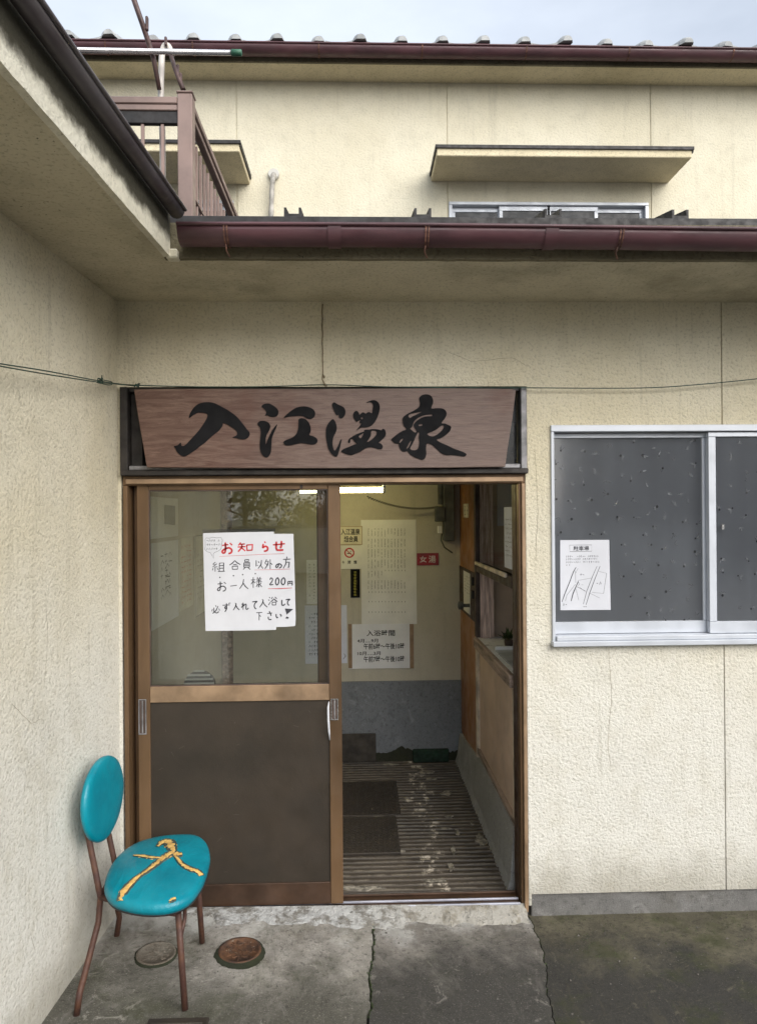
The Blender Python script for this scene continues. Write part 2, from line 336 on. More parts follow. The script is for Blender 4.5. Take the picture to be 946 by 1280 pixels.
# ------------------------------------------------------------------ mesh helpers
class MB:
    def __init__(s): s.bm = bmesh.new()
    def box(s, x0, x1, y0, y1, z0, z1, bev=0.0, mx=None):
        if x1 < x0: x0, x1 = x1, x0
        if y1 < y0: y0, y1 = y1, y0
        if z1 < z0: z0, z1 = z1, z0
        r = bmesh.ops.create_cube(s.bm, size=1.0)
        vs = r['verts']
        for v in vs: v.co = Vector(((x0+x1)/2+v.co.x*(x1-x0), (y0+y1)/2+v.co.y*(y1-y0), (z0+z1)/2+v.co.z*(z1-z0)))
        if bev:
            b = min(bev, .45*min(x1-x0, y1-y0, z1-z0))
            es = list({e for v in vs for e in v.link_edges})
            q = bmesh.ops.bevel(s.bm, geom=es, offset=b, segments=1, affect='EDGES', profile=.5)
            vs = list({v for f in q['faces'] for v in f.verts})
        if mx is not None:
            for v in set(vs): v.co = mx @ v.co
        return s
    def tube(s, pts, r, n=8, cap=True, smooth=True):
        pts = [Vector(p) for p in pts]; rs = r if isinstance(r, (list, tuple)) else [r]*len(pts)
        rings = []; ref = None
        for i, p in enumerate(pts):
            t = (pts[min(i+1, len(pts)-1)] - pts[max(i-1, 0)]).normalized()
            if ref is None: ref = t.orthogonal().normalized()
            ref = (ref - t*ref.dot(t)).normalized(); b = t.cross(ref)
            rings.append([s.bm.verts.new(p + (ref*math.cos(2*math.pi*k/n) + b*math.sin(2*math.pi*k/n))*rs[i]) for k in range(n)])
        for a, b in zip(rings, rings[1:]):
            for k in range(n):
                f = s.bm.faces.new((a[k], a[(k+1) % n], b[(k+1) % n], b[k])); f.smooth = smooth
        if cap: s.bm.faces.new(rings[0][::-1]); s.bm.faces.new(rings[-1])
        return s
    def prism(s, poly, fn, h0, h1, holes=()):
        """poly/holes: 2-D loops; fn(a,b,h)->Vector; a solid between h0 and h1"""
        loops = [poly]+list(holes); flat = [p for l in loops for p in l]
        tri = tessellate_polygon([[Vector((p[0], p[1], 0)) for p in l] for l in loops])
        A = [s.bm.verts.new(fn(p[0], p[1], h0)) for p in flat]; B = [s.bm.verts.new(fn(p[0], p[1], h1)) for p in flat]
        for t in tri:
            try: s.bm.faces.new([A[i] for i in t]); s.bm.faces.new([B[i] for i in reversed(t)])
            except ValueError: pass
        o = 0
        for l in loops:
            n = len(l)
            for i in range(n):
                j = (i+1) % n
                try: s.bm.faces.new((A[o+i], A[o+j], B[o+j], B[o+i]))
                except ValueError: pass
            o += n
        return s
    def lathe(s, prof, c, n=24, axis='Z', sy=1.0):
        rings = []
        for r, h in prof:
            rings.append([s.bm.verts.new(Vector((c[0]+r*math.cos(2*math.pi*k/n), c[1]+r*sy*math.sin(2*math.pi*k/n), c[2]+h))) for k in range(n)])
        for a, b in zip(rings, rings[1:]):
            for k in range(n):
                f = s.bm.faces.new((a[k], a[(k+1) % n], b[(k+1) % n], b[k])); f.smooth = True
        s.bm.faces.new(rings[0][::-1]); s.bm.faces.new(rings[-1]); return s
    def quad(s, *ps):
        s.bm.faces.new([s.bm.verts.new(Vector(p)) for p in ps]); return s
    def grid(s, fn, nu, nv, smooth=False):
        g = [[s.bm.verts.new(fn(i/nu, j/nv)) for j in range(nv+1)] for i in range(nu+1)]
        for i in range(nu):
            for j in range(nv):
                f = s.bm.faces.new((g[i][j], g[i+1][j], g[i+1][j+1], g[i][j+1])); f.smooth = smooth
        return g
    def build(s, name, mat, parent=None, loc=None):
        bmesh.ops.recalc_face_normals(s.bm, faces=s.bm.faces[:])
        me = bpy.data.meshes.new(name); s.bm.to_mesh(me); s.bm.free()
        if mat is not None: me.materials.append(mat)
        return link(name, me, parent, loc)
def wpos(o):
    p = Vector((0, 0, 0))
    while o is not None: p = p + o.location; o = o.parent
    return p
def link(name, me, parent=None, loc=None):
    """mesh data is in world coordinates; the object gets its own origin at loc (or its parent's)"""
    o = bpy.data.objects.new(name, me); COL.objects.link(o)
    if parent is not None:
        o.parent = parent; me.transform(Matrix.Translation(-wpos(parent)))
    elif loc is not None:
        me.transform(Matrix.Translation(-Vector(loc))); o.location = loc
    return o
def tag(o, label, cat, group=None):
    o['label'] = label; o['category'] = cat
    if group: o['group'] = group
    return o
def thing(name, label, cat, loc, group=None):
    o = bpy.data.objects.new(name, None); COL.objects.link(o); o.location = loc; o.empty_display_size = .1
    return tag(o, label, cat, group)
def struct(o): o['kind'] = 'structure'; return o
def bx(name, mat, parent, x0, x1, y0, y1, z0, z1, bev=.002, mx=None): return MB().box(x0, x1, y0, y1, z0, z1, bev, mx).build(name, mat, parent)
LM = Matrix((LN, -LD, Vector((0, 0, 1)))).transposed().to_4x4()     # box(x=v, y=-u, z) -> left wing
def smooth_loop(pts, k=3, closed=True):
    n = len(pts); out = []
    for i in range(n if closed else n-1):
        p0, p1, p2, p3 = [Vector((*pts[(i+d) % n if closed else min(max(i+d, 0), n-1)], 0)) for d in (-1, 0, 1, 2)]
        for j in range(k):
            t = j/k
            q = .5*((2*p1)+(p2-p0)*t+(2*p0-5*p1+4*p2-p3)*t*t+(3*p1-p0-3*p2+p3)*t**3)
            out.append((q.x, q.y))
    if not closed: out.append(tuple(pts[-1]))
    return out
def wall_cells(xs, zs, depth, y0, thick):
    """a wall of cells on a grid; depth(xm, zm) -> set-back of the cell's face, or None for an opening"""
    b = MB(); nx, nz = len(xs)-1, len(zs)-1
    D = [[depth((xs[i]+xs[i+1])/2, (zs[j]+zs[j+1])/2) for j in range(nz)] for i in range(nx)]
    for i in range(nx):
        for j in range(nz):
            d = D[i][j]
            if d is not None:
                b.quad((xs[i], y0+d, zs[j]), (xs[i+1], y0+d, zs[j]), (xs[i+1], y0+d, zs[j+1]), (xs[i], y0+d, zs[j+1]))
                b.quad((xs[i], y0+thick, zs[j]), (xs[i], y0+thick, zs[j+1]), (xs[i+1], y0+thick, zs[j+1]), (xs[i+1], y0+thick, zs[j]))
            a = thick if d is None else d
            for di, dj in ((1, 0), (0, 1)):
                if i+di < nx and j+dj < nz:
                    e = D[i+di][j+dj]; e = thick if e is None else e
                    if abs(a-e) > 1e-6:
                        if di: X = xs[i+1]; b.quad((X, y0+a, zs[j]), (X, y0+e, zs[j]), (X, y0+e, zs[j+1]), (X, y0+a, zs[j+1]))
                        else: Z = zs[j+1]; b.quad((xs[i], y0+a, Z), (xs[i+1], y0+a, Z), (xs[i+1], y0+e, Z), (xs[i], y0+e, Z))
    bmesh.ops.remove_doubles(b.bm, verts=b.bm.verts[:], dist=1e-5)
    return b

# ------------------------------------------------------------------ lettering
def text_mesh(b, body, x0, x1, z0, z1, fn, depth=.0006, bold=0.0):
    """text fitted to the box x0..x1, z0..z1; fn(a, b, h) -> place"""
    c = bpy.data.curves.new('lettering', 'FONT'); c.body = body; c.resolution_u = 3; c.offset = bold
    o = bpy.data.objects.new('lettering', c); COL.objects.link(o)
    dg = bpy.context.evaluated_depsgraph_get(); dg.update()
    me = bpy.data.meshes.new_from_object(o.evaluated_get(dg))
    bpy.data.objects.remove(o); bpy.data.curves.remove(c)
    if not me.vertices: return
    ax = [v.co.x for v in me.vertices]; az = [v.co.y for v in me.vertices]
    a0, a1, b0, b1 = min(ax), max(ax), min(az), max(az)
    vs = [b.bm.verts.new(fn(x0+(v.co.x-a0)/(a1-a0)*(x1-x0), z0+(v.co.y-b0)/max(1e-6, b1-b0)*(z1-z0), depth)) for v in me.vertices]
    for p in me.polygons:
        try: b.bm.faces.new([vs[i] for i in p.vertices])
        except ValueError: pass
    bpy.data.meshes.remove(me)
def ribbon(b, pts, wd, fn, depth, closed=False):
    pts = [Vector((p[0], p[1], 0)) for p in pts]; L = []
    for i, p in enumerate(pts):
        t = pts[min(i+1, len(pts)-1)]-pts[max(i-1, 0)]
        if t.length < 1e-9: t = Vector((1, 0, 0))
        nrm = Vector((-t.y, t.x, 0)).normalized(); k = wd*(.5 if 0 < i < len(pts)-1 else .36)
        L.append((b.bm.verts.new(fn(*(p+nrm*k)[:2], depth)), b.bm.verts.new(fn(*(p-nrm*k)[:2], depth))))
    for (a, c), (d, e) in zip(L, L[1:]): b.bm.faces.new((a, c, e, d))
G = {
'お': [[(15,32),(60,26)],[(38,10),(40,50),(36,80),(22,88),(15,75),(35,58),(65,50),(85,65),(80,85),(60,92)],[(70,15),(88,30)]],
'知': [[(25,8),(12,35)],[(20,25),(48,22)],[(8,50),(52,45)],[(32,24),(30,55),(10,92)],[(32,60),(50,85)],[(58,30),(60,85)],[(58,32),(90,28),(88,80)],[(60,80),(88,77)]],
'ら': [[(45,8),(58,18)],[(35,28),(30,60),(55,48),(78,58),(75,82),(40,92)]],
'せ': [[(8,45),(92,36)],[(68,12),(66,60),(56,66)],[(32,18),(32,75),(45,88),(82,86)]],
'組': [[(30,5),(12,25),(30,32)],[(40,20),(10,50),(45,48)],[(28,50),(28,92)],[(14,62),(8,80)],[(42,60),(48,75)],[(58,15),(57,88)],[(58,15),(88,12),(87,88)],[(58,38),(87,36)],[(58,62),(87,60)],[(48,90),(96,88)]],
'合': [[(50,5),(30,30),(5,48)],[(50,5),(70,28),(97,44)],[(35,45),(66,43)],[(28,60),(30,92)],[(28,60),(74,58),(72,90)],[(30,90),(73,88)]],
'員': [[(30,8),(32,26)],[(30,8),(70,6),(68,24)],[(32,25),(68,23)],[(22,35),(22,76)],[(22,35),(78,33),(77,75)],[(22,48),(77,46)],[(22,62),(77,60)],[(22,76),(77,74)],[(36,78),(15,96)],[(62,78),(85,96)]],
'以': [[(20,12),(20,70),(42,58)],[(42,22),(52,38)],[(75,10),(72,50),(40,92)],[(68,62),(92,92)]],
'外': [[(28,8),(8,45)],[(22,25),(48,24),(40,55),(8,92)],[(18,45),(35,60)],[(68,8),(68,95)],[(70,40),(92,55)]],
'の': [[(50,22),(42,60),(22,80),(12,58),(30,28),(60,18),(86,40),(80,72),(55,90)]],
'方': [[(50,3),(52,18)],[(5,25),(95,22)],[(42,28),(38,60),(8,95)],[(42,48),(80,46),(74,88),(58,85)]],
'一': [[(8,55),(90,48)]], '人': [[(50,8),(42,50),(8,92)],[(46,42),(65,70),(95,92)]],
'様': [[(5,30),(42,28)],[(24,6),(24,95)],[(23,38),(6,65)],[(26,40),(40,55)],[(58,5),(64,16)],[(85,4),(78,16)],[(50,22),(95,20)],[(54,34),(90,32)],[(46,46),(98,44)],[(72,20),(72,90),(62,86)],[(52,60),(64,68),(48,86)],[(92,54),(80,64)],[(76,62),(97,88)]],
'2': [[(20,30),(40,8),(70,18),(62,48),(18,90),(85,86)]],
'0': [[(50,6),(22,30),(16,68),(40,94),(70,78),(80,38),(62,8),(46,8)]],
'円': [[(15,20),(14,92)],[(15,20),(86,18),(85,90),(75,88)],[(50,20),(50,56)],[(15,56),(85,54)]],
'必': [[(48,8),(58,22)],[(78,15),(55,60),(15,90)],[(30,30),(32,75),(60,85),(80,78),(80,62)],[(14,45),(8,68)],[(86,40),(96,60)]],
'ず': [[(8,28),(90,24)],[(52,8),(53,50),(40,62),(34,48),(50,42),(55,62),(35,95)],[(78,5),(84,14)],[(90,2),(96,10)]],
'入': [[(35,8),(50,14),(40,50),(8,92)],[(46,30),(65,65),(96,90)]],
'れ': [[(28,8),(28,94)],[(8,30),(32,26),(6,72)],[(32,50),(55,28),(65,35),(62,80),(75,88),(94,72)]],
'て': [[(8,22),(88,16),(55,35),(42,62),(58,85),(78,88)]],
'浴': [[(15,10),(24,20)],[(6,35),(17,45)],[(6,90),(26,62)],[(50,8),(36,28)],[(72,8),(90,26)],[(62,25),(50,42),(30,58)],[(62,25),(76,42),(98,54)],[(45,62),(46,92)],[(45,62),(82,60),(80,90)],[(46,90),(81,88)]],
'し': [[(35,8),(33,60),(42,86),(65,86),(85,65)]], '下': [[(6,18),(94,15)],[(48,17),(48,95)],[(52,42),(72,58)]],
'さ': [[(12,32),(86,26)],[(42,8),(58,30),(70,55)],[(30,62),(30,82),(50,92),(75,88)]],
'い': [[(18,22),(20,62),(32,80),(42,68)],[(70,25),(84,45),(84,62)]],
}
CURVY = set('おらのずれてしさい20せ')
def hand(b, ch, x0, x1, y0, y1, wd, to, fn, depth):
    """a handwritten character in the pixel box; to(px,py)->(a,b) on the sheet"""
    for st in G[ch]:
        p = smooth_loop(st, 4, False) if len(st) > 2 and ch in CURVY else st
        ribbon(b, [to(x0+(x1-x0)*a/100, y0+(y1-y0)*c/100) for a, c in p], wd, fn, depth)

# ================================================================== GROUND
YB_ = 1.849
ZS = 2.60; E_F = .515; E_L = .385
def yl(x): return 0
b = MB(); b.quad((-120, -200, -.12), (120, -200, -.12), (120, 60, -.12), (-120, 60, -.12))
struct(b.build('ground', M['ground'])) 
def wob(seed, a, n=40):
    r = random.Random(seed); v = 0; o = []
    for i in range(n): v = v*.75 + r.uniform(-a, a); o.append(v)
    return o
def crack(pts, seed, a=.006, n=40):
    P = [SZ(px, py, -.02) for px, py in pts]; wv = wob(seed, a, n); o = []
    for i in range(n):
        t = i/(n-1)*(len(P)-1); k = min(int(t), len(P)-2); q = P[k].lerp(P[k+1], t-k); o.append((q.x+wv[i], q.y))
    return o
c1 = crack([(470, 1143), (467, 1175), (464, 1205), (460, 1240), (461, 1280)], 3) ; c1.append((.99, -4.2))
c2 = crack([(656, 1138), (668, 1165), (681, 1190), (684, 1220), (686, 1250), (691, 1280)], 5); c2.append((1.62, -4.2))
def slab(name, poly, mat, dz=0.0, rag=.0):
    b = MB(); b.prism(poly, lambda a, c, h: Vector((a, c, GZ(a)+h)), -.055, dz)
    bmesh.ops.recalc_face_normals(b.bm, faces=b.bm.faces[:])
    return struct(b.build(name, mat))
gap = .0035
L1 = [(x-gap*(.6+abs(math.sin(i*1.7))), y) for i, (x, y) in enumerate(c1)]; R1 = [(x+gap*(.6+abs(math.sin(i*2.3))), y) for i, (x, y) in enumerate(c1)]
L2 = [(x-gap*.6, y) for x, y in c2]; R2 = [(x+gap*.6, y) for x, y in c2]
yb = .02
ll = LW(4.2, -.02); l0 = LW(-.02, -.02)
slab('apron_slab', [(l0.x, yb)]+[(L1[0][0], yb)]+L1+[(ll.x, -4.2)], M['slab_l'])
slab('apron_slab', [(R1[0][0], yb), (L2[0][0], yb)]+L2+R1[::-1], M['slab_m'], -.003)
slab('apron_slab', [(R2[0][0], yb), (5.2, yb), (5.2, -4.2)]+R2[::-1], M['slab_r'], -.004)
# white flaking mortar under the door sill
b = MB(); r = random.Random(4)
top = [(x, .012) for x in [i*.03 for i in range(2, 58)]]
fr = []; v = 0
for x, y in top:
    v = v*.7+r.uniform(-.016, .016)
    px = 446+(x-1)/.0034
    dd = .055 if px < 270 else (.115 if px < 500 else .075 if px < 560 else .05)
    fr.append((x, -dd+v))
def mort(i, j):
    k = min(int(i*(len(top)-1)+.5), len(top)-1); t = j
    x, y0 = top[k]; y1 = fr[k][1]; y = y0+(y1-y0)*t
    h = (.046 - .012*x)*(1-t)**.9 + (GZ(x)-.004)*t + r.uniform(-.004, .004)*(0 < t < 1)
    return Vector((x+r.uniform(-.006, .006)*(t > 0), y, h))
b.grid(mort, len(top)-1, 5)
struct(b.build('door_sill_mortar', M['mortar']))

# ================================================================== SINGLE-STOREY WING
wing = thing('bathhouse', 'low cream stucco bathhouse wing with maroon gutters round its entrance', 'building', (0, 0, 0))
dX0, dX1, dZT = .012, 1.729, 2.240
wX0, wX1, wZ0, wZ1 = 1.833, 3.62, 1.135, 2.070
jx1 = SY(403, 430).x; jx2 = SY(901, 430).x
JG = .003
xs = sorted([-.03, dX0, jx1-JG, jx1+JG, dX1, wX0, jx2-JG, jx2+JG, wX1, 4.6]); zs = [.069, wZ0, wZ1, dZT, ZS+.02]
def dep(x, z):
    if dX0 < x < dX1 and z < dZT: return None
    if wX0 < x < wX1 and wZ0 < z < wZ1: return None
    if abs(x-jx1) < JG and z > dZT: return .006
    if abs(x-jx2) < JG: return .006
    return 0
wall_cells(xs, zs, dep, 0, .16).build('front_wall', M['stucco'], wing)
bx('side_wall', M['stucco'], wing, -.18, 0, -3.4, .3, -.1, ZS+.02, 0, LM)
bx('plinth', M['plinth'], wing, dX1+.004, 4.6, .010, .15, -.12, .067, .004)
bx('plinth', M['plinth'], wing, -.03, dX1, .03, .15, -.12, .012, .004)
# eaves
cor = LW(0, E_L); kk = (E_F-0)/math.cos(PHI); inner = Vector((LW(E_F/math.cos(PHI), E_L).x, -E_F, 0))
lf = LW(3.4, E_L); lb = LW(3.4, -.05)
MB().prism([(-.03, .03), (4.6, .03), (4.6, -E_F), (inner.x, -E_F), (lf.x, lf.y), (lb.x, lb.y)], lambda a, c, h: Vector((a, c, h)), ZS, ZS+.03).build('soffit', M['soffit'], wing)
def rough_bar(fn, n, name, mat, hz):
    """a rendered fascia: its lower edge wanders a little"""
    r = random.Random(7); b = MB(); rows = []
    for i in range(n+1):
        e = r.uniform(-.0014, .0014)
        rows.append([b.bm.verts.new(fn(i/n, d, z)) for d, z in ((0, ZS-.004+e), (0, ZS+hz), (-.022, ZS+hz), (-.022, ZS-.004+e))])
    for p, q in zip(rows, rows[1:]):
        for k in range(4): b.bm.faces.new((p[k], p[(k+1) % 4], q[(k+1) % 4], q[k]))
    b.bm.faces.new(rows[0][::-1]); b.bm.faces.new(rows[-1])
    return b.build(name, mat, wing)
rough_bar(lambda t, d, z: Vector((inner.x-.02+t*(4.6-inner.x), -E_F-.004-d, z)), 90, 'fascia', M['fascia'], .12)
rough_bar(lambda t, d, z: LW(E_F+.0+t*(3.4-E_F), E_L+.004+d, z), 60, 'fascia', M['fascia_pale'], .15)
bx('fascia_corner_block', M['fascia_pale'], wing, inner.x-.012, inner.x+.03, -E_F-.028, -E_F+.02, ZS-.010, ZS+.022, .005)
def gutter(fn, n, name, r=.052, mat=None):
    """half-round gutter; fn(t, d, z): along, outwards, up"""
    b = MB(); rows = []; m = 11
    prof = [(-math.cos(math.pi*k/m)*r, -math.sin(math.pi*k/m)*r) for k in range(m+1)]
    prof += [(p*.93, q*.93) for p, q in prof[::-1]]
    for i in range(n+1): rows.append([b.bm.verts.new(fn(i/n, d, z)) for d, z in prof])
    L = len(prof)
    for p, q in zip(rows, rows[1:]):
        for k in range(L):
            f = b.bm.faces.new((p[k], p[(k+1) % L], q[(k+1) % L], q[k])); f.smooth = k not in (m, L-1)
    b.bm.faces.new(rows[0][::-1]); b.bm.faces.new(rows[-1])
    b.tube([fn(i/n, r+.002, .003) for i in range(n+1)], .0065, 8)
    return b.build(name, mat or M['maroon'], wing)
gy, gz = -E_F-.062, 2.668
gx0 = SY(221, 290, gy-.05).x
fg = gutter(lambda t, d, z: Vector((gx0+t*(4.6-gx0), gy-d, gz+z-.012*t+(.003*math.sin(t*9)))), 24, 'gutter')
lg = gutter(lambda t, d, z: LW(E_F+.022+t*2.8, E_L+.035+d, 2.744+z), 12, 'gutter', .027, M['gutter_shaded'])
for px in (282, 534, 777):
    gxx = SY(px, 290, gy-.05).x; b = MB(); zc = gz-.012*(gxx-gx0)/(4.6-gx0)
    pts = [(gy+math.cos(math.pi*k/10)*.056, zc-math.sin(math.pi*k/10)*.056) for k in range(11)]
    for (ya, za), (yb2, zb) in zip(pts, pts[1:]):
        for dx in (-.006, .004):
            b.quad((gxx+dx-.0015, ya, za), (gxx+dx+.0035, ya, za), (gxx+dx+.0035, yb2, zb), (gxx+dx-.0015, yb2, zb))
    b.tube([(gxx-.004, gy-.02, zc-.052), (gxx-.006, gy-.004, zc-.068), (gxx+.004, gy+.006, zc-.085)], .0028, 6)
    b.build('gutter_bracket', M['rust'], fg)
for px in (418, 690):
    gxx = SY(px, 290, gy-.05).x; zc = gz-.012*(gxx-gx0)/(4.6-gx0); b = MB()
    A = [[b.bm.verts.new((gxx+dx, gy+math.cos(math.pi*k/12)*.0545, zc-math.sin(math.pi*k/12)*.0545)) for k in range(13)] for dx in (-.022, .022)]
    for k in range(12): f = b.bm.faces.new((A[0][k], A[0][k+1], A[1][k+1], A[1][k])); f.smooth = True
    b.build('gutter_joint', M['maroon'], fg)
# metal roof with battens
RS = .22; ry0 = -.50; rz0 = 2.735
def roofz(y): return rz0+(y-ry0)*RS
b = MB(); b.quad((inner.x-.05, ry0, rz0), (4.6, ry0, rz0), (4.6, 3.28, roofz(3.28)), (-1.6, 3.28, roofz(3.28)), (-1.6, 1.6, roofz(1.6)), (-.3, .7, roofz(.7)))
b.build('roof', M['roofmetal'], wing)
b = MB(); p = [LW(.45, E_L-.02, rz0), LW(3.4, E_L-.02, rz0), LW(3.4, -1.6, rz0+.4), LW(-.6, -1.6, rz0+.4)]; b.quad(*p)
b.build('roof', M['roofmetal'], wing)
bx('drip_edge', M['black_trim'], wing, inner.x-.02, 4.6, ry0-.014, ry0-.002, rz0-.03, rz0+.012, .002)
b0 = None
for px in (366, 528, 690, 848):
    q = SY(px, 268, ry0+.02).x
    if b0 is None:
        b = MB()
        for k, (xa, xb, h) in enumerate(((-.022, .022, .026), (-.030, -.022, .048), (.022, .030, .048))):
            n0 = len(b.bm.verts); b.box(xa, xb, 0, 3.6, 0, h)
        for v in b.bm.verts: v.co.z += v.co.y*RS
        me_o = b.build('roof_batten', M['black_trim']); b0 = me_o; COL.objects.unlink(me_o)
    o = b0.copy(); COL.objects.link(o); o.parent = wing; o.location = (q, ry0+.008, rz0+.004)
bpy.data.objects.remove(b0)

# transom frame and glass behind the sign
fz0 = SY(400, 590).z
bx('transom_frame', M['transom'], wing, dX0+.003, dX0+.034, -.022, .10, fz0-.01, dZT-.003, .003)
bx('transom_frame', M['aluold'], wing, dX1-.030, dX1-.004, -.018, .10, fz0-.004, dZT-.005, .003)
bx('transom_frame', M['transom'], wing, dX0+.006, dX1-.002, -.030, .10, fz0-.012, fz0+.010, .003)
bx('transom_frame', M['aluold'], wing, dX0+.036, dX1-.032, -.012, .06, fz0+.011, fz0+.030, .003)
bx('transom_frame', M['transom'], wing, dX0+.036, dX1-.032, -.004, .10, dZT-.022, dZT-.006, .003)
bx('transom_frame', M['transom'], wing, dX0+.036, dX0+.085, .02, .06, fz0+.031, dZT-.023, .003)
bx('transom_pane', M['darkvoid'], wing, dX0+.086, dX1-.033, .05, .056, fz0+.031, dZT-.023, 0)
# entrance frame (bronze)
hz1 = fz0-.013; hz0 = SY(530, 604.5).z
ef = bx('entrance_frame', M['bronze'], wing, dX0+.004, dX1-.004, .006, .13, hz0, hz1, .002)
bx('head_lip', M['bronze_light'], ef, dX0+.02, dX1-.02, -.006, .005, hz0+.006, hz1-.012, .002)
jl0 = SY(155.5, 800).x; jl1 = SY(161, 800).x
bx('jamb', M['bronze'], ef, jl0, jl1, -.004, .13, -.005, hz0-.001, .002)
bx('jamb', M['dkbronze'], ef, jl1+.001, jl1+.03, .075, .13, -.005, hz0-.001, .002)
jr0, jr1, jr2 = SY(640.5, 800, .13).x, SY(651, 800).x, SY(657.5, 800).x
bx('jamb', M['dkbronze'], ef, jr0, jr1, .055, .13, -.005, hz0-.001, .002)
bx('jamb', M['bronze'], ef, jr1-.004, jr1+.006, .012, .054, -.005, hz0-.001, .002)
bx('jamb', M['bronze_light'], ef, jr1+.007, jr2, -.004, .13, -.005, hz0-.001, .002)
bx('corner_bead', M['stucco'], wing, jr2+.001, dX1+.004, -.002, .02, .02, hz1, .002)
bx('threshold', M['dkbronze'], ef, jl1, jr0, .004, .125, -.01, .020, .002)
for y in (.006, .046, .100): bx('threshold_rail', M['rail'] if y < .09 else M['dkbronze'], ef, jl1+.002, jr0-.002, y, y+.010, .021, .030, .002)

rc = random.Random(44)
def hairline(path, fn, wd=.0016):
    b = MB(); P = []
    for (a, c), (d, e) in zip(path, path[1:]):
        for k in range(6): P.append((a+(d-a)*k/6+rc.uniform(-.5, .5), c+(e-c)*k/6+rc.uniform(-.5, .5)))
    P.append(path[-1]); ribbon(b, [fn(*p) for p in P], wd, lambda q, z, h: fn3(q, z, h), .0008); o = b.build('hairline_crack', M['groove'], wing); return o
fn3 = lambda q, z, h: Vector((q, -h, z)); ff2 = lambda px, py: (SY(px, py).x, SY(px, py).z)
for path in ([(664, 800), (672, 801), (675, 807), (688, 807)], [(668, 560), (672, 640), (669, 700)], [(760, 810), (764, 870), (759, 930), (763, 960)], [(560, 440), (590, 452), (640, 447), (660, 458)]): hairline(path, ff2)
def ll2(px, py):
    d = ray(px, py); q = CAM+d*(-(CAM.dot(LN))/d.dot(LN)); return q.dot(LD), q.z
fn3 = lambda q, z, h: LW(q, h, z)
for path in ([(42, 1150), (40, 1172), (44, 1188)], [(57, 740), (60, 800), (55, 860)], [(78, 385), (80, 402)], [(15, 880), (40, 905), (52, 898)]): hairline(path, ll2, .0013)
# ---- the wing's window (aluminium, two sashes)
win = bx('window', M['alu'], wing, wX0-.004, wX1+.004, -.012, .10, wZ1-.026, wZ1+.002, .002)
def wr(px, py): p = SY(px, py); return p.x, p.z
bx('window_frame', M['alu'], win, wX0-.004, wX0+.010, -.010, .10, wZ0+.002, wZ1-.027, .002)
bx('window_frame', M['alu'], win, wX1-.010, wX1+.004, -.010, .10, wZ0+.002, wZ1-.027, .002)
bx('window_sill', M['alu'], win, wX0-.008, wX1+.008, -.034, .10, wZ0-.006, wZ0+.016, .003)
bx('window_sill', M['alu'], win, wX0+.011, wX1-.011, -.022, .10, wZ0+.0165, wZ0+.036, .003)
mid = SY(890, 660).x
def sash(x0, x1, y, mat=M['alu'], st0=.012, st1=.035):
    z0, z1 = wZ0+.038, wZ1-.030
    p = bx('sash_pane', M['figured'], win, x0+.004, x1-.004, y+.010, y+.015, z0+.02, z1-.02, 0)
    for nm, a in (('sash_rail', (x0, x1, y, y+.026, z0, z0+.050)), ('sash_rail', (x0, x1, y, y+.026, z1-.019, z1)),
                  ('sash_stile', (x0, x0+st0, y+.0, y+.027, z0+.051, z1-.020)), ('sash_stile', (x1-st1, x1, y, y+.027, z0+.051, z1-.020))):
        bx(nm, mat, win, *a, .0015)
    return p
sash(wX0+.012, mid-.004, .034, M['alu'], .004, .022)
sash(mid-.014, wX1-.012, .002, M['alu'], .032, .03)
bx('window_catch', M['chrome'], win, SY(901, 660).x, SY(904, 660).x, -.006, .001, SY(900, 662).z, SY(900, 655).z, .001)
# leaf figures pressed into the panes
def leaf_relief(x0, x1, y, n, seed):
    r = random.Random(seed); b = MB(); d = MB(); z0, z1 = wZ0+.09, wZ1-.06
    fn = lambda a, c, h: Vector((a, y-h, c)); spots = []
    for i in range(400):
        if len(spots) >= n: break
        x, z = r.uniform(x0, x1), r.uniform(z0, z1)
        if all((x-a)**2+(z-c)**2 > .047**2 for a, c in spots) and not (x < wX0+.295 and z < wZ0+.46): spots.append((x, z))
    for x, z in spots:
        a0 = r.uniform(0, 6.28); k = r.choice((2, 3, 3, 4))
        for q in range(k):
            a = a0+(q-(k-1)/2)*.55; l = r.uniform(.012, .026); c = r.uniform(-.3, .3)
            pts = [(x+math.cos(a+c*t)*l*t+.004*math.cos(a0), z+math.sin(a+c*t)*l*t) for t in (.25, .6, 1)]
            ribbon(b, pts, .0036, fn, .0014)
        if r.random() < .55:
            s_ = r.uniform(.003, .0058); d.prism([(x+s_*math.cos(t*.9), z+s_*1.2*math.sin(t*.9)) for t in range(7)], fn, .0004, .0016)
    o = b.build('leaf_relief', M['relief'], win); o['kind'] = 'stuff'
    o = d.build('leaf_relief', M['reliefdark'], win); o['kind'] = 'stuff'
leaf_relief(wX0+.03, mid-.04, .043, 105, 5); leaf_relief(mid+.03, wX1-.06, .011, 105, 8)
# dim room behind so the openings have depth
bx('inner_wall', M['officewall'], wing, 4.45, 4.5, .165, YB_, -.05, 2.36, 0)

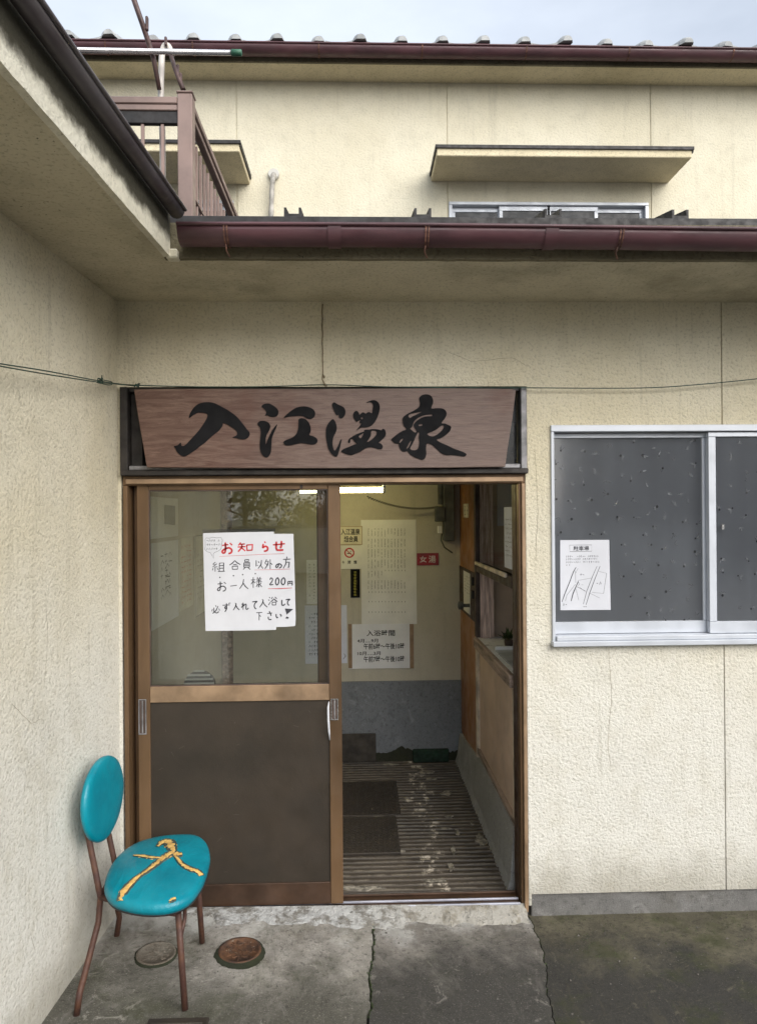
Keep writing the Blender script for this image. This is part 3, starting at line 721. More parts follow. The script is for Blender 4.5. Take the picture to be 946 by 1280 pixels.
# ================================================================== SLIDING DOORS
SCR = []
def leaf(name, px0, px1, y, label, front):
    x0, x1 = SY(px0, 860, y).x, SY(px1, 860, y).x
    def z(py): return SY((px0+px1)/2, py, y).z
    zt, zg1, zg0, zp1, zp0, zb = hz0+.004, z(612), z(857), z(877), z(1105.5), .036
    T = .026
    t = thing(name, label, 'door', (x0, y, zb), 'bronze framed sliding entrance doors')
    a0, a1 = SY(187, 860, y).x-SY(172, 860, y).x, SY(427, 860, y).x-SY(411.5, 860, y).x
    bx('stile', M['bronze'], t, x0, x0+a0, y, y+T, zb, zt, .0025); bx('stile', M['bronze'], t, x1-a1, x1, y, y+T, zb, zt, .0025)
    bx('top_rail', M['bronze'], t, x0+a0+.0005, x1-a1-.0005, y+.001, y+T-.001, zg1, zt, .002)
    bx('middle_rail', M['bronze_light'], t, x0+a0+.0005, x1-a1-.0005, y+.001, y+T-.001, zp1, zg0, .002)
    bx('bottom_rail', M['dkbronze'], t, x0+a0+.0005, x1-a1-.0005, y+.001, y+T-.001, zb, zp0, .002)
    bx('glass_pane', M['glass'], t, x0+a0-.003, x1-a1+.003, y+.012, y+.015, zg0-.003, zg1+.003, 0)
    g = MB(); gx0, gx1 = x0+a0, x1-a1
    for q in ((gx0, gx1, zg1-.005, zg1), (gx0, gx1, zg0, zg0+.005)): g.box(q[0], q[1], y+.005, y+.0115, q[2], q[3])
    for q in ((gx0, gx0+.004), (gx1-.004, gx1)): g.box(q[0], q[1], y+.005, y+.0115, zg0+.0055, zg1-.0055)
    g.build('glazing_bead', M['darktrim'], t)
    bx('lower_panel', M['panel'], t, x0+a0-.003, x1-a1+.003, y+.009, y+.016, zp0-.003, zp1+.003, 0)
    sc = MB(); r = random.Random(int(px0))
    for k in range(16):
        sx, sz = r.uniform(x0+a0+.03, x1-a1-.03), r.uniform(zp0+.03, zp1-.05); a = r.uniform(-.6, .9)+1.57*(r.random() < .4); l = r.uniform(.006, .03)
        ribbon(sc, [(sx, sz), (sx+l*.5*math.cos(a), sz+l*.5*math.sin(a)+.001), (sx+l*math.cos(a), sz+l*math.sin(a))], .0011, lambda p, q, h: Vector((p, y+.009-h, q)), .0004)
    so = sc.build('scratch', M['scuff'], t); so['kind'] = 'stuff'
    if front:
        for pa, pb, qa, qb in ((173.5, 183.5, 872, 916), (413.5, 423, 875, 902)):
            u0, u1, v0, v1 = SY(pa, 890, y).x, SY(pb, 890, y).x, SY(300, qb, y).z, SY(300, qa, y).z
            h = MB(); e = .0045
            h.box(u0, u1, y-.004, y-.0005, v0, v0+e, .001); h.box(u0, u1, y-.004, y-.0005, v1-e, v1, .001)
            h.box(u0, u0+e, y-.004, y-.0005, v0+e, v1-e, .001); h.box(u1-e, u1, y-.004, y-.0005, v0+e, v1-e, .001)
            ho = h.build('finger_pull', M['chrome'] if pa > 300 else M['aluold'], t)
            bx('pull_recess', M['darktrim'], ho, u0+e, u1-e, y-.0012, y-.0004, v0+e, v1-e, 0)
            bx('pull_recess', M['aluold'], ho, (u0+u1)/2-.002, (u0+u1)/2+.003, y-.003, y-.0013, v0+e*1.5, v1-e*1.5, 0)
        hk = [SY(411.2, 877, y-.012), SY(410.2, 885, y-.018), SY(410.4, 900, y-.020), SY(411.4, 915, y-.016), SY(412.2, 925, y-.006)]
        MB().tube(hk, [.002, .0045, .005, .0045, .0025], 8).build('door_catch', M['paper'], t)
        bx('roller_nub', M['darktrim'], t, SY(375, 607, y).x, SY(378.5, 607, y).x, y-.002, y, SY(376, 610.5, y).z, SY(376, 605, y).z, .001)
    return t
YD = .022
d1 = leaf('sliding_door', 172.5, 427, YD, 'bronze framed sliding door leaf bearing the handwritten notice on its glass', True)
d2 = leaf('sliding_door', 169.5, 414, .072, 'rear bronze framed door leaf slid behind the leaf with the notice', False)

# ================================================================== LOBBY
YB = 1.85; LX0, LX1 = .075, 1.715; CZ = 2.36
zw = SY(490, 851, YB).z
struct(bx('lobby_wall', M['lobbywall'], None, LX0-.06, LX1+.1, YB, YB+.1, zw, CZ, 0))
struct(bx('lobby_wainscot', M['wainscot'], None, LX0-.06, LX1+.1, YB-.012, YB+.1, -.05, zw-.001, .003))
struct(bx('lobby_wall', M['lobbywall'], None, LX0-.06, LX0, .165, YB-.013, -.05, CZ, 0))
struct(bx('lobby_ceiling', M['lobbywood'], None, LX0-.06, 4.5, .165, YB+.1, CZ, CZ+.03, 0))
# wall above the door inside (lintel) is the front wall itself; ribbed floor
b = MB(); pit = .043; prof = [(.13, -.0)]; y = .135
while y < YB:
    prof += [(y, 0), (y+.003, .007), (y+.011, .007), (y+.014, 0)]; y += pit
prof.append((YB+.02, 0)); nxg = 34
rr = random.Random(2); jit = [[rr.uniform(-.0022, .0012) for _ in range(nxg+1)] for _ in prof]
rows = [[b.bm.verts.new((LX0-.06+(LX1+.12-LX0)*i/nxg, p[0]+math.sin(i*.5+p[0]*3)*.0015, p[1]+(jit[k][i] if p[1] else 0))) for i in range(nxg+1)] for k, p in enumerate(prof)]
for p, q in zip(rows, rows[1:]):
    for i in range(nxg): b.bm.faces.new((p[i], p[i+1], q[i+1], q[i]))
struct(b.build('lobby_floor', M['floor']))
b = MB()
def blob(b, cx, cy, rx, ry, z0, z1, seed, n=22, sp=.35):
    r = random.Random(seed); v = 0; P = []
    for k in range(n):
        v = v*.5+r.uniform(-sp, sp); t = 2*math.pi*k/n; P.append((cx+rx*(1+v)*math.cos(t), cy+ry*(1+v)*math.sin(t)))
    b.prism(P, lambda a, c, h: Vector((a, c, h)), z0, z1)
for i, (px, py, rx, ry) in enumerate(((532, 966, .05, .025), (540, 974, .03, .012), (486, 956, .06, .012), (558, 992, .035, .03), (562, 1021, .022, .02), (556, 1036, .03, .012), (571, 1041, .012, .03), (566, 1062, .012, .05), (564, 1085, .014, .04),
                                      (546, 1101, .045, .014), (600, 1050, .025, .06), (455, 1111, .09, .016), (590, 1030, .01, .03), (503, 1065, .012, .012))):
    p = SZ(px, py, .004); blob(b, p.x, p.y, rx, ry, .004, .0088, 40+i)
o = b.build('paint_patch', M['chip']); o['kind'] = 'stuff'
for (pa, pb) in ((977, 1019.5), (1021, 1067)):
    x1, y1 = SZ(496, pa, .01).x, SZ(460, pa, .01).y; y0 = SZ(460, pb, .01).y; x0 = .62
    pl = MB().box(x0, x1-.004, y0, y1, .001, .012, .002)
    r = random.Random(pa); k = 0
    yy = y0+.02
    while yy < y1-.015:
        xx = x0+.02+(.014 if k % 2 else 0)
        while xx < x1-.02:
            a = math.radians(40 if k % 2 else -40); pl.box(-.010, .010, -.0022, .0022, 0, .0018, 0, Matrix.Translation((xx, yy, .012)) @ Matrix.Rotation(a, 4, 'Z')); xx += .028
        yy += .014; k += 1
    o = pl.build('floor_plate', M['plate'], None, (x0, y0, .001))
    tag(o, 'steel chequer plate laid in the ribbed lobby floor, %s of the two' % ('farther' if pa < 1000 else 'nearer'), 'floor plate', 'floor plates inside the door')
# curb on the right, its foot stained
ys0, ys1 = .16, YB-.014
def curbpoly(): return [(LX1-.045, -.02), (LX1-.012, .30), (LX1+.10, .30), (LX1+.10, -.02)]
b = MB(); n = 30; rows = []; r = random.Random(9)
for i in range(n+1):
    y = ys0+(ys1-ys0)*i/n; tz = .285-.10*max(0, (y-.9))/.95
    e = r.uniform(-.004, .004)
    rows.append([b.bm.verts.new(p) for p in ((LX1-.062+e, y, -.02), (LX1-.040+e*.6, y, .045), (LX1-.022, y, tz), (LX1+.09, y, tz), (LX1+.09, y, -.02))])
for p, q in zip(rows, rows[1:]):
    for k in range(5): b.bm.faces.new((p[k], p[(k+1) % 5], q[(k+1) % 5], q[k]))
b.bm.faces.new(rows[0][::-1]); b.bm.faces.new(rows[-1])
struct(b.build('lobby_curb', M['curb']))
# dirt and broken render at the foot of the back wall
b = MB(); P = [(.55, .0)]; r = random.Random(3); x = .55
while x < LX1-.03: P.append((x, .062+r.uniform(-.009, .012)+(.035*math.exp(-((x-1.30)/.05)**2)))); x += .014
P.append((LX1-.03, 0)); b.prism(P, lambda a, c, h: Vector((a, YB-.012-h, c)), -.002, .010)
struct(b.build('wall_foot_dirt', M['mould']))
xa, xb = SY(427, 930, YB-.06).x-.25, SY(470, 930, YB-.06).x
tag(bx('drain_board', M['matdark'], None, xa, xb, YB-.045, YB-.024, .012, SY(440, 918, YB-.045).z, .004), 'dark board leaning on the grey wainscot at the back of the lobby', 'board')
xa, xb = SY(516, 940, YB-.05).x, SY(561, 940, YB-.05).x
tag(bx('rubber_strip', M['matgreen'], None, xa, xb, YB-.055, YB-.023, .004, SY(540, 937, YB-.05).z, .006), 'dark green rubber strip lying against the foot of the back wall', 'strip')

# ---- partition with the reception window, right side of the lobby
def RX(px, py): p = SX(px, py, LX1); return p.y, p.z
part = thing('reception_partition', 'worn wooden reception partition with counter hatch on right side of lobby', 'partition', (LX1, .16, .2))
ypost = RX(599, 800)[0]; yend = .17
zc = .965; zr = 1.405
bx('corner_post', M['palewood'], part, LX1-.018, LX1+.05, ypost, ypost+.045, .19, zc-.001, .003)
bx('corner_post', M['darktrim'], part, LX1-.020, LX1+.006, ypost, ypost+.05, zc+.0, CZ-.001, .003)
bx('lower_panel', M['beigeboard'], part, LX1-.004, LX1+.012, yend, ypost-.001, .318, zc-.062, .001)
bx('panel_edge', M['palewood'], part, LX1-.014, LX1+.012, ypost-.022, ypost-.002, .317, zc-.062, .002)
bx('bottom_rail', M['greywood'], part, LX1-.018, LX1+.03, yend, ypost-.001, .286, .317, .003)
bx('counter_edge', M['greywood'], part, LX1-.034, LX1-.008, yend, ypost+.006, zc-.058, zc, .003)
bx('counter_top', M['counterwhite'], part, LX1-.007, LX1+.55, yend, ypost+.05, zc-.03, zc-.004, .002)
bx('near_post', M['palewood'], part, LX1-.016, LX1+.05, yend-.0, yend+.03, .286, zc-.07, .003)
bx('window_rail', M['darktrim'], part, LX1-.016, LX1+.034, yend+.031, ypost-.001, zr-.052, zr, .003)
bx('window_ledge', M['palewood'], part, LX1-.030, LX1-.0165, yend+.11, ypost-.03, zr-.010, zr+.012, .004)
bx('hatch_pane', M['hatchglass'], part, LX1+.004, LX1+.008, yend+.031, ypost-.001, zr+.001, CZ-.03, 0)
bx('head_rail', M['darktrim'], part, LX1-.016, LX1+.034, yend+.031, ypost-.001, CZ-.029, CZ-.001, .003)
# office seen through the hatch
struct(bx('office_wall', M['officewall'], None, LX1+.03, 4.449, ypost+.10, ypost+.14, -.05, CZ, 0))
struct(bx('office_floor', M['lobbywood'], None, LX1+.10, 4.449, .165, ypost+.099, -.05, .02, 0))
bx('grained_post', M['pinkwood'], part, LX1+.007, LX1+.088, ypost+.0, ypost+.08, zc-.003, CZ-.001, .003)
tray = thing('counter_tray', 'grey tray with raised white rim on the reception counter', 'tray', (LX1+.1, .3, zc-.004))
bx('tray_base', M['greytray'], tray, LX1+.015, LX1+.30, .25, .74, zc-.003, zc+.006, .002)
bx('tray_rim', M['counterwhite'], tray, LX1+.015, LX1+.30, .741, .76, zc-.003, zc+.022, .003)
bx('tray_rim', M['counterwhite'], tray, LX1+.301, LX1+.32, .25, .76, zc-.003, zc+.022, .003)
sp = thing('potted_sprig', 'small green sprig in dark cup standing on the reception counter', 'plant', (0, 0, 0))
pc = SX(641, 772, LX1+.10); sp.location = (pc.x, .62, zc-.003)
MB().lathe([(.020, 0), (.026, .045), (.024, .05)], (pc.x, .80, zc-.003), 14).build('cup', M['darktrim'], sp)
b = MB(); r = random.Random(6)
for i in range(46):
    a, e, l = r.uniform(0, 6.28), r.uniform(.2, 1.4), r.uniform(.03, .07)
    d = Vector((math.cos(a)*math.cos(e), math.sin(a)*math.cos(e), math.sin(e))); c = Vector((pc.x, .80, zc+.045)); q = d.cross(Vector((0, 0, 1))).normalized()*.009
    b.quad(c+d*l*.3, c+d*l*.7+q, c+d*l*1.1, c+d*l*.7-q)
b.build('leaves', M['leafg'], sp)
def sheet_on_x(name, px0, py0, px1, py1, x, mat, label, cat='notice', **k):
    a, c = SX(px0, py0, x), SX(px1, py1, x)
    o = MB().box(x-.0015, x, a.y, c.y, c.z, a.z).build(name, mat, None, (x, c.y, c.z)); tag(o, label, cat, k.get('group')); return o, (min(a.y, c.y), max(a.y, c.y), min(a.z, c.z), max(a.z, c.z))
def scribble(b, x0, x1, z0, z1, rows, cols, fn, depth, seed, fill=.62, vert=False):
    """illegible small print: broken dashes"""
    r = random.Random(seed)
    for i in range(rows):
        zz = z1-(z1-z0)*(i+.5)/rows; h = (z1-z0)/rows*fill*.5; x = x0
        while x < x1:
            l = (x1-x0)/cols*r.uniform(.4, .9)
            if r.random() < .86:
                k = r.choice((0, 1, 2))
                if k == 0: pts = [(x, zz), (x+l, zz+r.uniform(-h, h)*.3)]; ribbon(b, pts, h*.55, fn, depth)
                elif k == 1: ribbon(b, [(x+l*.5, zz+h), (x+l*.4, zz-h)], h*.5, fn, depth); ribbon(b, [(x, zz+h*.3), (x+l, zz+h*.4)], h*.4, fn, depth)
                else: ribbon(b, [(x, zz-h), (x+l*.5, zz+h), (x+l, zz-h*.6)], h*.4, fn, depth)
            x += (x1-x0)/cols
o, (ya, yb2, za, zb) = sheet_on_x('hatch_notice', 630, 634, 642.5, 713, LX1-.003, M['bluepaper'], 'creased printed notice taped on the reception hatch glass')
b = MB(); scribble(b, ya+.02, yb2-.02, za+.05, zb-.05, 9, 6, lambda a, c, h: Vector((LX1-.0045-h, a, c)), .0006, 5)
b.build('print', M['pen'], o)
op = MB().box(LX1+.13, LX1+.27, ypost+.094, ypost+.098, 1.62, 1.98).build('office_paper', M['paper'], None, (LX1+.2, ypost+.096, 1.62))
tag(op, 'plain white sheet hanging inside the office behind the hatch glass', 'paper')

# ---- brown door at the far end of the right side
dy0, dy1 = ypost+.055, RX(571.5, 760)[0]
wd = thing('wooden_door', 'brown painted wooden door with dark push plate at the lobby end', 'door', (LX1, dy0, .19))
dzb = .20
bx('door_panel', M['wooddoor'], wd, LX1-.008, LX1+.024, dy0, dy1, dzb, CZ-.005, .002)
pz0, pz1 = RX(585, 772)[1], RX(585, 711)[1]
bx('push_plate', M['darktrim'], wd, LX1-.014, LX1-.0085, dy0+.004, dy1-.02, pz0+.02, pz1, .002)
MB().tube([(LX1-.015, dy0+.20, pz0+.10), (LX1-.055, dy0+.20, pz0+.10)], .011, 10).tube([(LX1-.056, dy0+.20, pz0+.10), (LX1-.062, dy0+.20, pz0+.10), (LX1-.085, dy0+.20, pz0+.10), (LX1-.09, dy0+.20, pz0+.10)], [.012, .026, .026, .012], 14).build('door_knob', M['elec'], wd)
b = MB()
for zz in (pz0+.16, pz0+.24): b.box(LX1-.03, LX1-.0145, dy0+.03, dy0+.07, zz, zz+.05, .004)
b.build('latch', M['cordblack'], wd)
bx('door_stop', M['palewood'], wd, LX1-.03, LX1+.02, dy1+.002, dy1+.04, .0, CZ-.003, .003)
struct(bx('lobby_wall', M['lobbywall'], None, LX1+.0, LX1+.07, dy1+.041, YB-.013, .19, CZ, 0))
def onX(px, py, x=LX1-.0155): p = SX(px, py, x); return p.y, p.z
(ya, za), (yb2, zb) = onX(587.5, 775), onX(579, 711)
o = MB().box(LX1-.0165, LX1-.0145, ya, yb2, za+.03, zb-.01).build('door_notice', M['greypaper'], None, (LX1-.015, ya, za)); tag(o, 'narrow pale notice on the dark plate of the brown door', 'notice')
b = MB(); scribble(b, ya+.02, yb2-.02, zb-.15, zb-.03, 6, 4, lambda a, c, h: Vector((LX1-.0166-h, a, c)), .0005, 3); b.build('print', M['pen'], o)
(ya, za), (yb2, zb) = onX(585.5, 647, LX1-.009), onX(579, 630, LX1-.009)
o = MB().box(LX1-.0105, LX1-.0085, min(ya, yb2), max(ya, yb2), za, zb).build('door_sticker', M['oldpaper'], None, (LX1-.01, ya, za)); tag(o, 'small square sticker high on the brown wooden door', 'sticker')
b = MB(); scribble(b, min(ya, yb2)+.01, max(ya, yb2)-.01, za+.008, zb-.008, 3, 2, lambda a, c, h: Vector((LX1-.0106-h, a, c)), .0005, 12); b.build('print', M['pen'], o)

# ---- lamp, cord, box
ly = 1.30
lx0, lx1 = SY(375, 611, ly).x, SY(478, 611, ly).x; lz = SY(450, 612.5, ly).z
lamp = thing('fluorescent_lamp', 'lit yellow fluorescent tube lamp below the lobby ceiling', 'lamp', ((lx0+lx1)/2, ly, lz))
MB().tube([(lx0, ly, lz), (lx1, ly, lz)], .016, 12).build('tube', M['tube'], lamp)
bx('lamp_housing', M['counterwhite'], lamp, lx0-.04, lx1+.035, ly-.035, ly+.035, lz+.042, lz+.075, .004)
bx('lamp_socket', M['counterwhite'], lamp, lx1+.001, lx1+.018, ly-.016, ly+.016, lz-.018, lz+.042, .003)
bx('lamp_stem', M['elec'], lamp, lx0+.1, lx0+.13, ly-.012, ly+.012, lz+.075, CZ-.001, .002)
b = MB(); P0, P1, Pm = SY(459, 621, 1.5), SY(546, 634, YB-.07), SY(505, 641, 1.7); pts = []
for i in range(220):
    t = i/219; c = P0*(1-t)**2+Pm*2*t*(1-t)+P1*t**2; c = c+Vector((0, .006*math.cos(i*.9), .007*math.sin(i*.9)-.0)); pts.append(c)
tag(MB().tube(pts, .0028, 5).build('coiled_cord', M['cordblack'], None, pts[0]), 'black coiled cord sagging from the lamp to the meter box', 'cord')
mbx = thing('meter_box', 'dark grey electric box with plug high in the lobby corner', 'electric box', SY(555, 680, YB-.05))
a, c = SY(548, 602, YB-.06), SY(568, 676, YB-.06)
bx('box_body', M['elec'], mbx, a.x+.03, c.x, YB-.085, YB-.001, c.z, CZ-.003, .006)
bx('conduit', M['elec'], mbx, a.x, a.x+.028, YB-.05, YB-.001, c.z+.25, CZ-.003, .003)
a, c = SY(543.5, 633, YB-.09), SY(556, 652, YB-.09)
bx('socket_block', M['elec'], mbx, a.x, c.x, YB-.095, YB-.051, c.z, a.z, .004)
a = SY(549, 661, YB-.08); bx('plug', M['greypaper'], mbx, a.x-.012, a.x+.016, YB-.09, YB-.06, a.z-.03, a.z+.02, .003, )
P = [SY(552, 667, YB-.07), SY(551, 675, YB-.07), SY(555, 684, YB-.06), SY(565, 691, YB-.03)]
MB().tube([Vector(p) for p in P], .005, 6).build('plug_lead', M['elec'], mbx)

# ---- things on the back wall
YW = YB-.0005
def bw(px, py): p = SY(px, py, YB-.006); return p.x, p.z
def board(name, px0, py0, px1, py1, mat, label, cat, dpt=.004, y=YW):
    a, c = SY(px0, py0, y-dpt), SY(px1, py1, y-dpt)
    o = MB().box(a.x, c.x, y-dpt, y, c.z, a.z, .0006).build(name, mat, None, (a.x, y, c.z)); tag(o, label, cat)
    return o, (lambda px, py: (SY(px, py, y-dpt).x, SY(px, py, y-dpt).z)), (lambda p, q, h: Vector((p, y-dpt-h, q)))
def txt(o, items, to, fn, mat, name='lettering', bold=0):
    for body, px0, py0, px1, py1 in items:
        b = MB(); x0, z1 = to(px0, py0); x1, z0 = to(px1, py1); text_mesh(b, body, x0, x1, z0, z1, fn, .0008, bold)
        b.build(name, mat, o)
o, to, fn = board('member_poster', 451, 650, 521, 780, M['greypaper'], 'large pale poster listing members in columns of tiny print', 'poster')
b = MB(); r = random.Random(21)
bands = [(661, 670), (674, 684), (687, 697), (700, 710), (714, 722), (726, 736)]
for bi, (p0, p1) in enumerate(bands):
    for cidx in range(12):
        px = 460.5+cidx*4.1
        if bi == 4 and cidx > 4: continue
        y0 = p0
        while y0 < p1:
            h = r.uniform(1.2, 2.4)
            if r.random() < .88:
                k = r.uniform(.7, 1.5)
                ribbon(b, [to(px-k*.5, y0), to(px+k*.6, y0+r.uniform(-.3, .3))], .0022, fn, .0008)
                ribbon(b, [to(px+r.uniform(-.4, .4), y0-.4), to(px+r.uniform(-.5, .5), y0+h*.7)], .0022, fn, .0008)
            y0 += h
for py in (713, 740, 752, 765):
    for cidx in range(12):
        if py == 713 and cidx < 5: continue
        px = 461+cidx*4.1; ribbon(b, [to(px, py-.8), to(px+.2, py+.9)], .0038, fn, .0008)
b.build('print', M['pen'], o)
o, to, fn = board('member_sign', 424, 657.5, 453, 681, M['oldpaper'], 'framed sign with black characters above the no smoking sign', 'sign', .009)
txt(o, [('入江温泉', 426, 661, 450, 668.5), ('組合員', 430, 670, 447.5, 677.5)], to, fn, M['ink'], bold=.02)
b = MB(); 
for q in (((424.5, 658), (452.6, 658)), ((424.5, 680.6), (452.6, 680.6)), ((452.5, 658), (452.5, 680.6))): ribbon(b, [to(*q[0]), to(*q[1])], .005, fn, .0007)
b.build('border', M['tape'], o)
o, to, fn = board('no_smoking_sign', 423, 682, 452.5, 711, M['greypaper'], 'square no smoking sign with red ring above the black strip', 'sign', .006)
b = MB(); cx, cz = to(436.7, 691); R_ = .030
ring = [(cx+R_*math.cos(t*math.pi/14), cz+R_*math.sin(t*math.pi/14)) for t in range(29)]
ribbon(b, ring, .0095, fn, .0007); ribbon(b, [(cx-R_*.68, cz+R_*.68), (cx+R_*.68, cz-R_*.68)], .0075, fn, .0009)
b.build('ring', M['redink'], o)
b = MB(); ribbon(b, [(cx-.016, cz-.004), (cx+.012, cz-.004)], .008, fn, .0006); ribbon(b, [(cx+.004, cz+.004), (cx+.014, cz+.014)], .004, fn, .0006); b.build('cigarette', M['ink'], o)
txt(o, [('今', 427.5, 701, 430.5, 705), ('禁', 434.5, 700.5, 438.5, 705), ('煙', 442, 700.5, 446, 705)], to, fn, M['ink'], bold=.02)
o, to, fn = board('black_strip_sign', 438, 711.5, 450, 747, M['ink'], 'narrow black strip sign with yellow vertical writing', 'sign', .005)
b = MB(); r = random.Random(33)
for k in range(9):
    py = 714.5+k*3.5
    for q in range(3): ribbon(b, [to(442+r.uniform(-.3, .6), py+q*.9), to(445.6+r.uniform(-.5, .4), py+q*.9)], .0022, fn, .0008)
    ribbon(b, [to(443.8+r.uniform(-.6, .6), py-.4), to(443.8, py+2.5)], .0025, fn, .0008)
b.build('lettering', M['yellowink'], o)
o, to, fn = board('red_bath_sign', 521, 691.5, 548, 706.5, M['redsign'], 'small red sign with two white characters beside the member poster', 'sign', .006)
txt(o, [('女', 524.5, 695, 533, 703), ('湯', 535.5, 694.5, 544.5, 703.5)], to, fn, M['whiteink'], bold=.01)
o, to, fn = board('bathing_hours_sign', 435.5, 780.5, 517, 835, M['paperin'], 'white bathing hours sign with brown tape down both sides', 'sign', .005)
for a, c in ((435.2, 440.3), (511.8, 517.2)):
    p, q = SY(a, 780, YW-.0065), SY(c, 835.5, YW-.0065); MB().box(p.x, q.x, YW-.0065, YW-.0052, q.z, p.z).build('tape_strip', M['tape'], o)
txt(o, [('入浴時間', 458, 787.8, 493.5, 794.8), ('4月‥‥9月', 446.5, 798.8, 472.5, 803.2), ('午前6時〜午後10時', 454.5, 804.2, 505.5, 811.2),
        ('10月‥‥3月', 446.8, 814.6, 475.5, 819), ('午前7時〜午後10時', 454.5, 820.2, 505.5, 827.2)], to, fn, M['ink'], bold=.014)
o, to, fn = board('blue_notice', 381, 757, 434, 829, M['bluepaper'], 'bluish paper notice on the back wall, half hidden behind the door stile', 'notice', .003)
b = MB(); x0, z1 = to(386, 765); x1, z0 = to(402, 820); scribble(b, x0, x1, z0, z1, 11, 5, fn, .0006, 8); ribbon(b, [to(430, 817), to(432, 820), to(429, 824)], .004, fn, .0006); b.build('print', M['pen'], o)
o, to, fn = board('white_notice', 383, 700, 403, 755, M['greypaper'], 'pale vertical notice above the bluish one behind the door glass', 'notice', .003)
b = MB()
for k in range(3):
    x0, z1 = to(386+k*5.5, 704); x1, z0 = to(389.5+k*5.5, 750); scribble(b, x0, x1, z0, z1, 12, 1, fn, .0006, 60+k)
b.build('print', M['pen'], o)
# post at the back left corner
struct(bx('lobby_post', M['greywood'], None, LX0+.005, LX0+.075, YB-.03, YB-.0005, zw, CZ-.001, .003))

# ---- posters on the left wall of the lobby, seen through the glass
def on_left(name, px0, px1, z0, z1, mat, label, cat='poster'):
    y0, y1 = SX(px0, 700, LX0+.004).y, SX(px1, 700, LX0+.004).y; y0 = max(y0, .18)
    o = MB().box(LX0+.001, LX0+.005, y0, y1, z0, z1).build(name, mat, None, (LX0, y0, z0)); tag(o, label, cat); return o, y0, y1
lfn = lambda a, c, h: Vector((LX0+.005+h, a, c))
def zl(px, py): return SX(px, py, LX0+.004).z
o, y0, y1 = on_left('wall_poster', 189, 223, zl(205, 672), zl(205, 622), M['paperin'], 'grey poster with a dark picture, upper row on the lobby side wall')
b = MB(); b.prism([(y0+.22, zl(205, 655)), (y1-.06, zl(212, 657)), (y1-.06, zl(212, 632)), (y0+.22, zl(205, 631))], lfn, .0, .0008); b.build('picture', M['elec'], o)
o, y0, y1 = on_left('wall_poster', 190, 223, zl(200, 783), zl(200, 678), M['paperin'], 'white poster with bold black vertical writing, lower row on the lobby side wall')
b = MB(); scribble(b, y0+.14, y1-.12, zl(205, 750), zl(205, 690), 7, 3, lfn, .0006, 9); scribble(b, y0+.22, y0+.32, zl(205, 745), zl(205, 705), 6, 1, lfn, .0007, 10, .9); b.build('print', M['ink'], o)
o, y0, y1 = on_left('wall_poster', 225, 241, zl(230, 762), zl(230, 672), M['oldpaper'], 'poster with dense red writing on the lobby side wall')
b = MB(); scribble(b, y0+.03, y1-.03, zl(232, 755), zl(232, 680), 12, 4, lfn, .0006, 14); b.build('print', M['redink'], o)
o, y0, y1 = on_left('wall_poster', 244, 262, zl(252, 768), zl(252, 668), M['oldpaper'], 'thin framed yellowed sheet nearest the back corner on the side wall')
b = MB(); scribble(b, y0+.05, y1-.05, zl(252, 750), zl(252, 690), 9, 4, lfn, .0006, 15)
for zz in (zl(252, 767), zl(252, 669)): ribbon(b, [(y0, zz), (y1, zz)], .006, lfn, .0005)
for yy in (y0+.004, y1-.004): ribbon(b, [(yy, zl(252, 767)), (yy, zl(252, 669))], .006, lfn, .0005)
b.build('print', M['elec'], o)
# round topped striped seat back standing behind the glass
cxx = SY(249, 850, .45)
hb = thing('striped_backrest', 'dark round topped striped backrest just showing above the lower door panel', 'chair back', (cxx.x, .45, cxx.z-.4))
pr_ = [(cxx.x-.10, cxx.z-.30)]+[(cxx.x-.075*math.cos(t*math.pi/14)*(1.0), cxx.z-.03+.072*math.sin(t*math.pi/14)) for t in range(15)]+[(cxx.x+.10, cxx.z-.30)]
MB().prism(pr_, lambda a, c, h: Vector((a, .45+h, c)), 0, .03).build('cushion', M['fabricdark'], hb)
b = MB()
for k in range(8):
    z0_ = cxx.z-.10+k*.02; hw = .073*math.sqrt(max(0, 1-((max(z0_-(cxx.z-.03), 0))/.075)**2))
    if hw > .01: b.box(cxx.x-hw, cxx.x+hw, .446, .4495, z0_, z0_+.008)
b.build('stripe', M['greypaper'], hb)
for s_ in (-.08, .08): MB().tube([(cxx.x+s_, .465, .005), (cxx.x+s_*.9, .465, cxx.z-.28)], .011, 8).build('leg', M['darktrim'], hb)

# ================================================================== SIGN BOARD
YS = -.055
sg = thing('sign_board', 'weathered wooden sign board with four large black brushed characters over the door', 'sign board', (SY(400, 585, YS).x, YS, SY(400, 584, YS).z))
sp_ = lambda px, py: (SY(px, py, YS).x, SY(px, py, YS).z)
outline = [(167.5, 486.5), (250, 486), (400, 486.3), (560, 485.2), (640, 486.2), (644.6, 488), (640, 524), (634, 562), (631.3, 583.5), (560, 584.5), (480, 585), (400, 585.3), (300, 585), (183.5, 584), (180, 562), (173, 522)]
b = MB(); b.prism([sp_(*p) for p in outline], lambda a, c, h: Vector((a, YS+h, c)), 0, .034)
bmesh.ops.recalc_face_normals(b.bm, faces=b.bm.faces[:])
es = [e for e in b.bm.edges if len(e.link_faces) == 2 and e.calc_face_angle(0) > .8]
bmesh.ops.bevel(b.bm, geom=es, offset=.0028, segments=2, affect='EDGES', profile=.5)
b.build('board', M['signwood'], sg)
for sx in (215, 600): bx('bracket', M['darktrim'], sg, SY(sx, 500, YS).x-.015, SY(sx, 500, YS).x+.015, YS+.035, -.002, SY(400, 581, YS).z, SY(400, 570, YS).z, .002)
CH = []
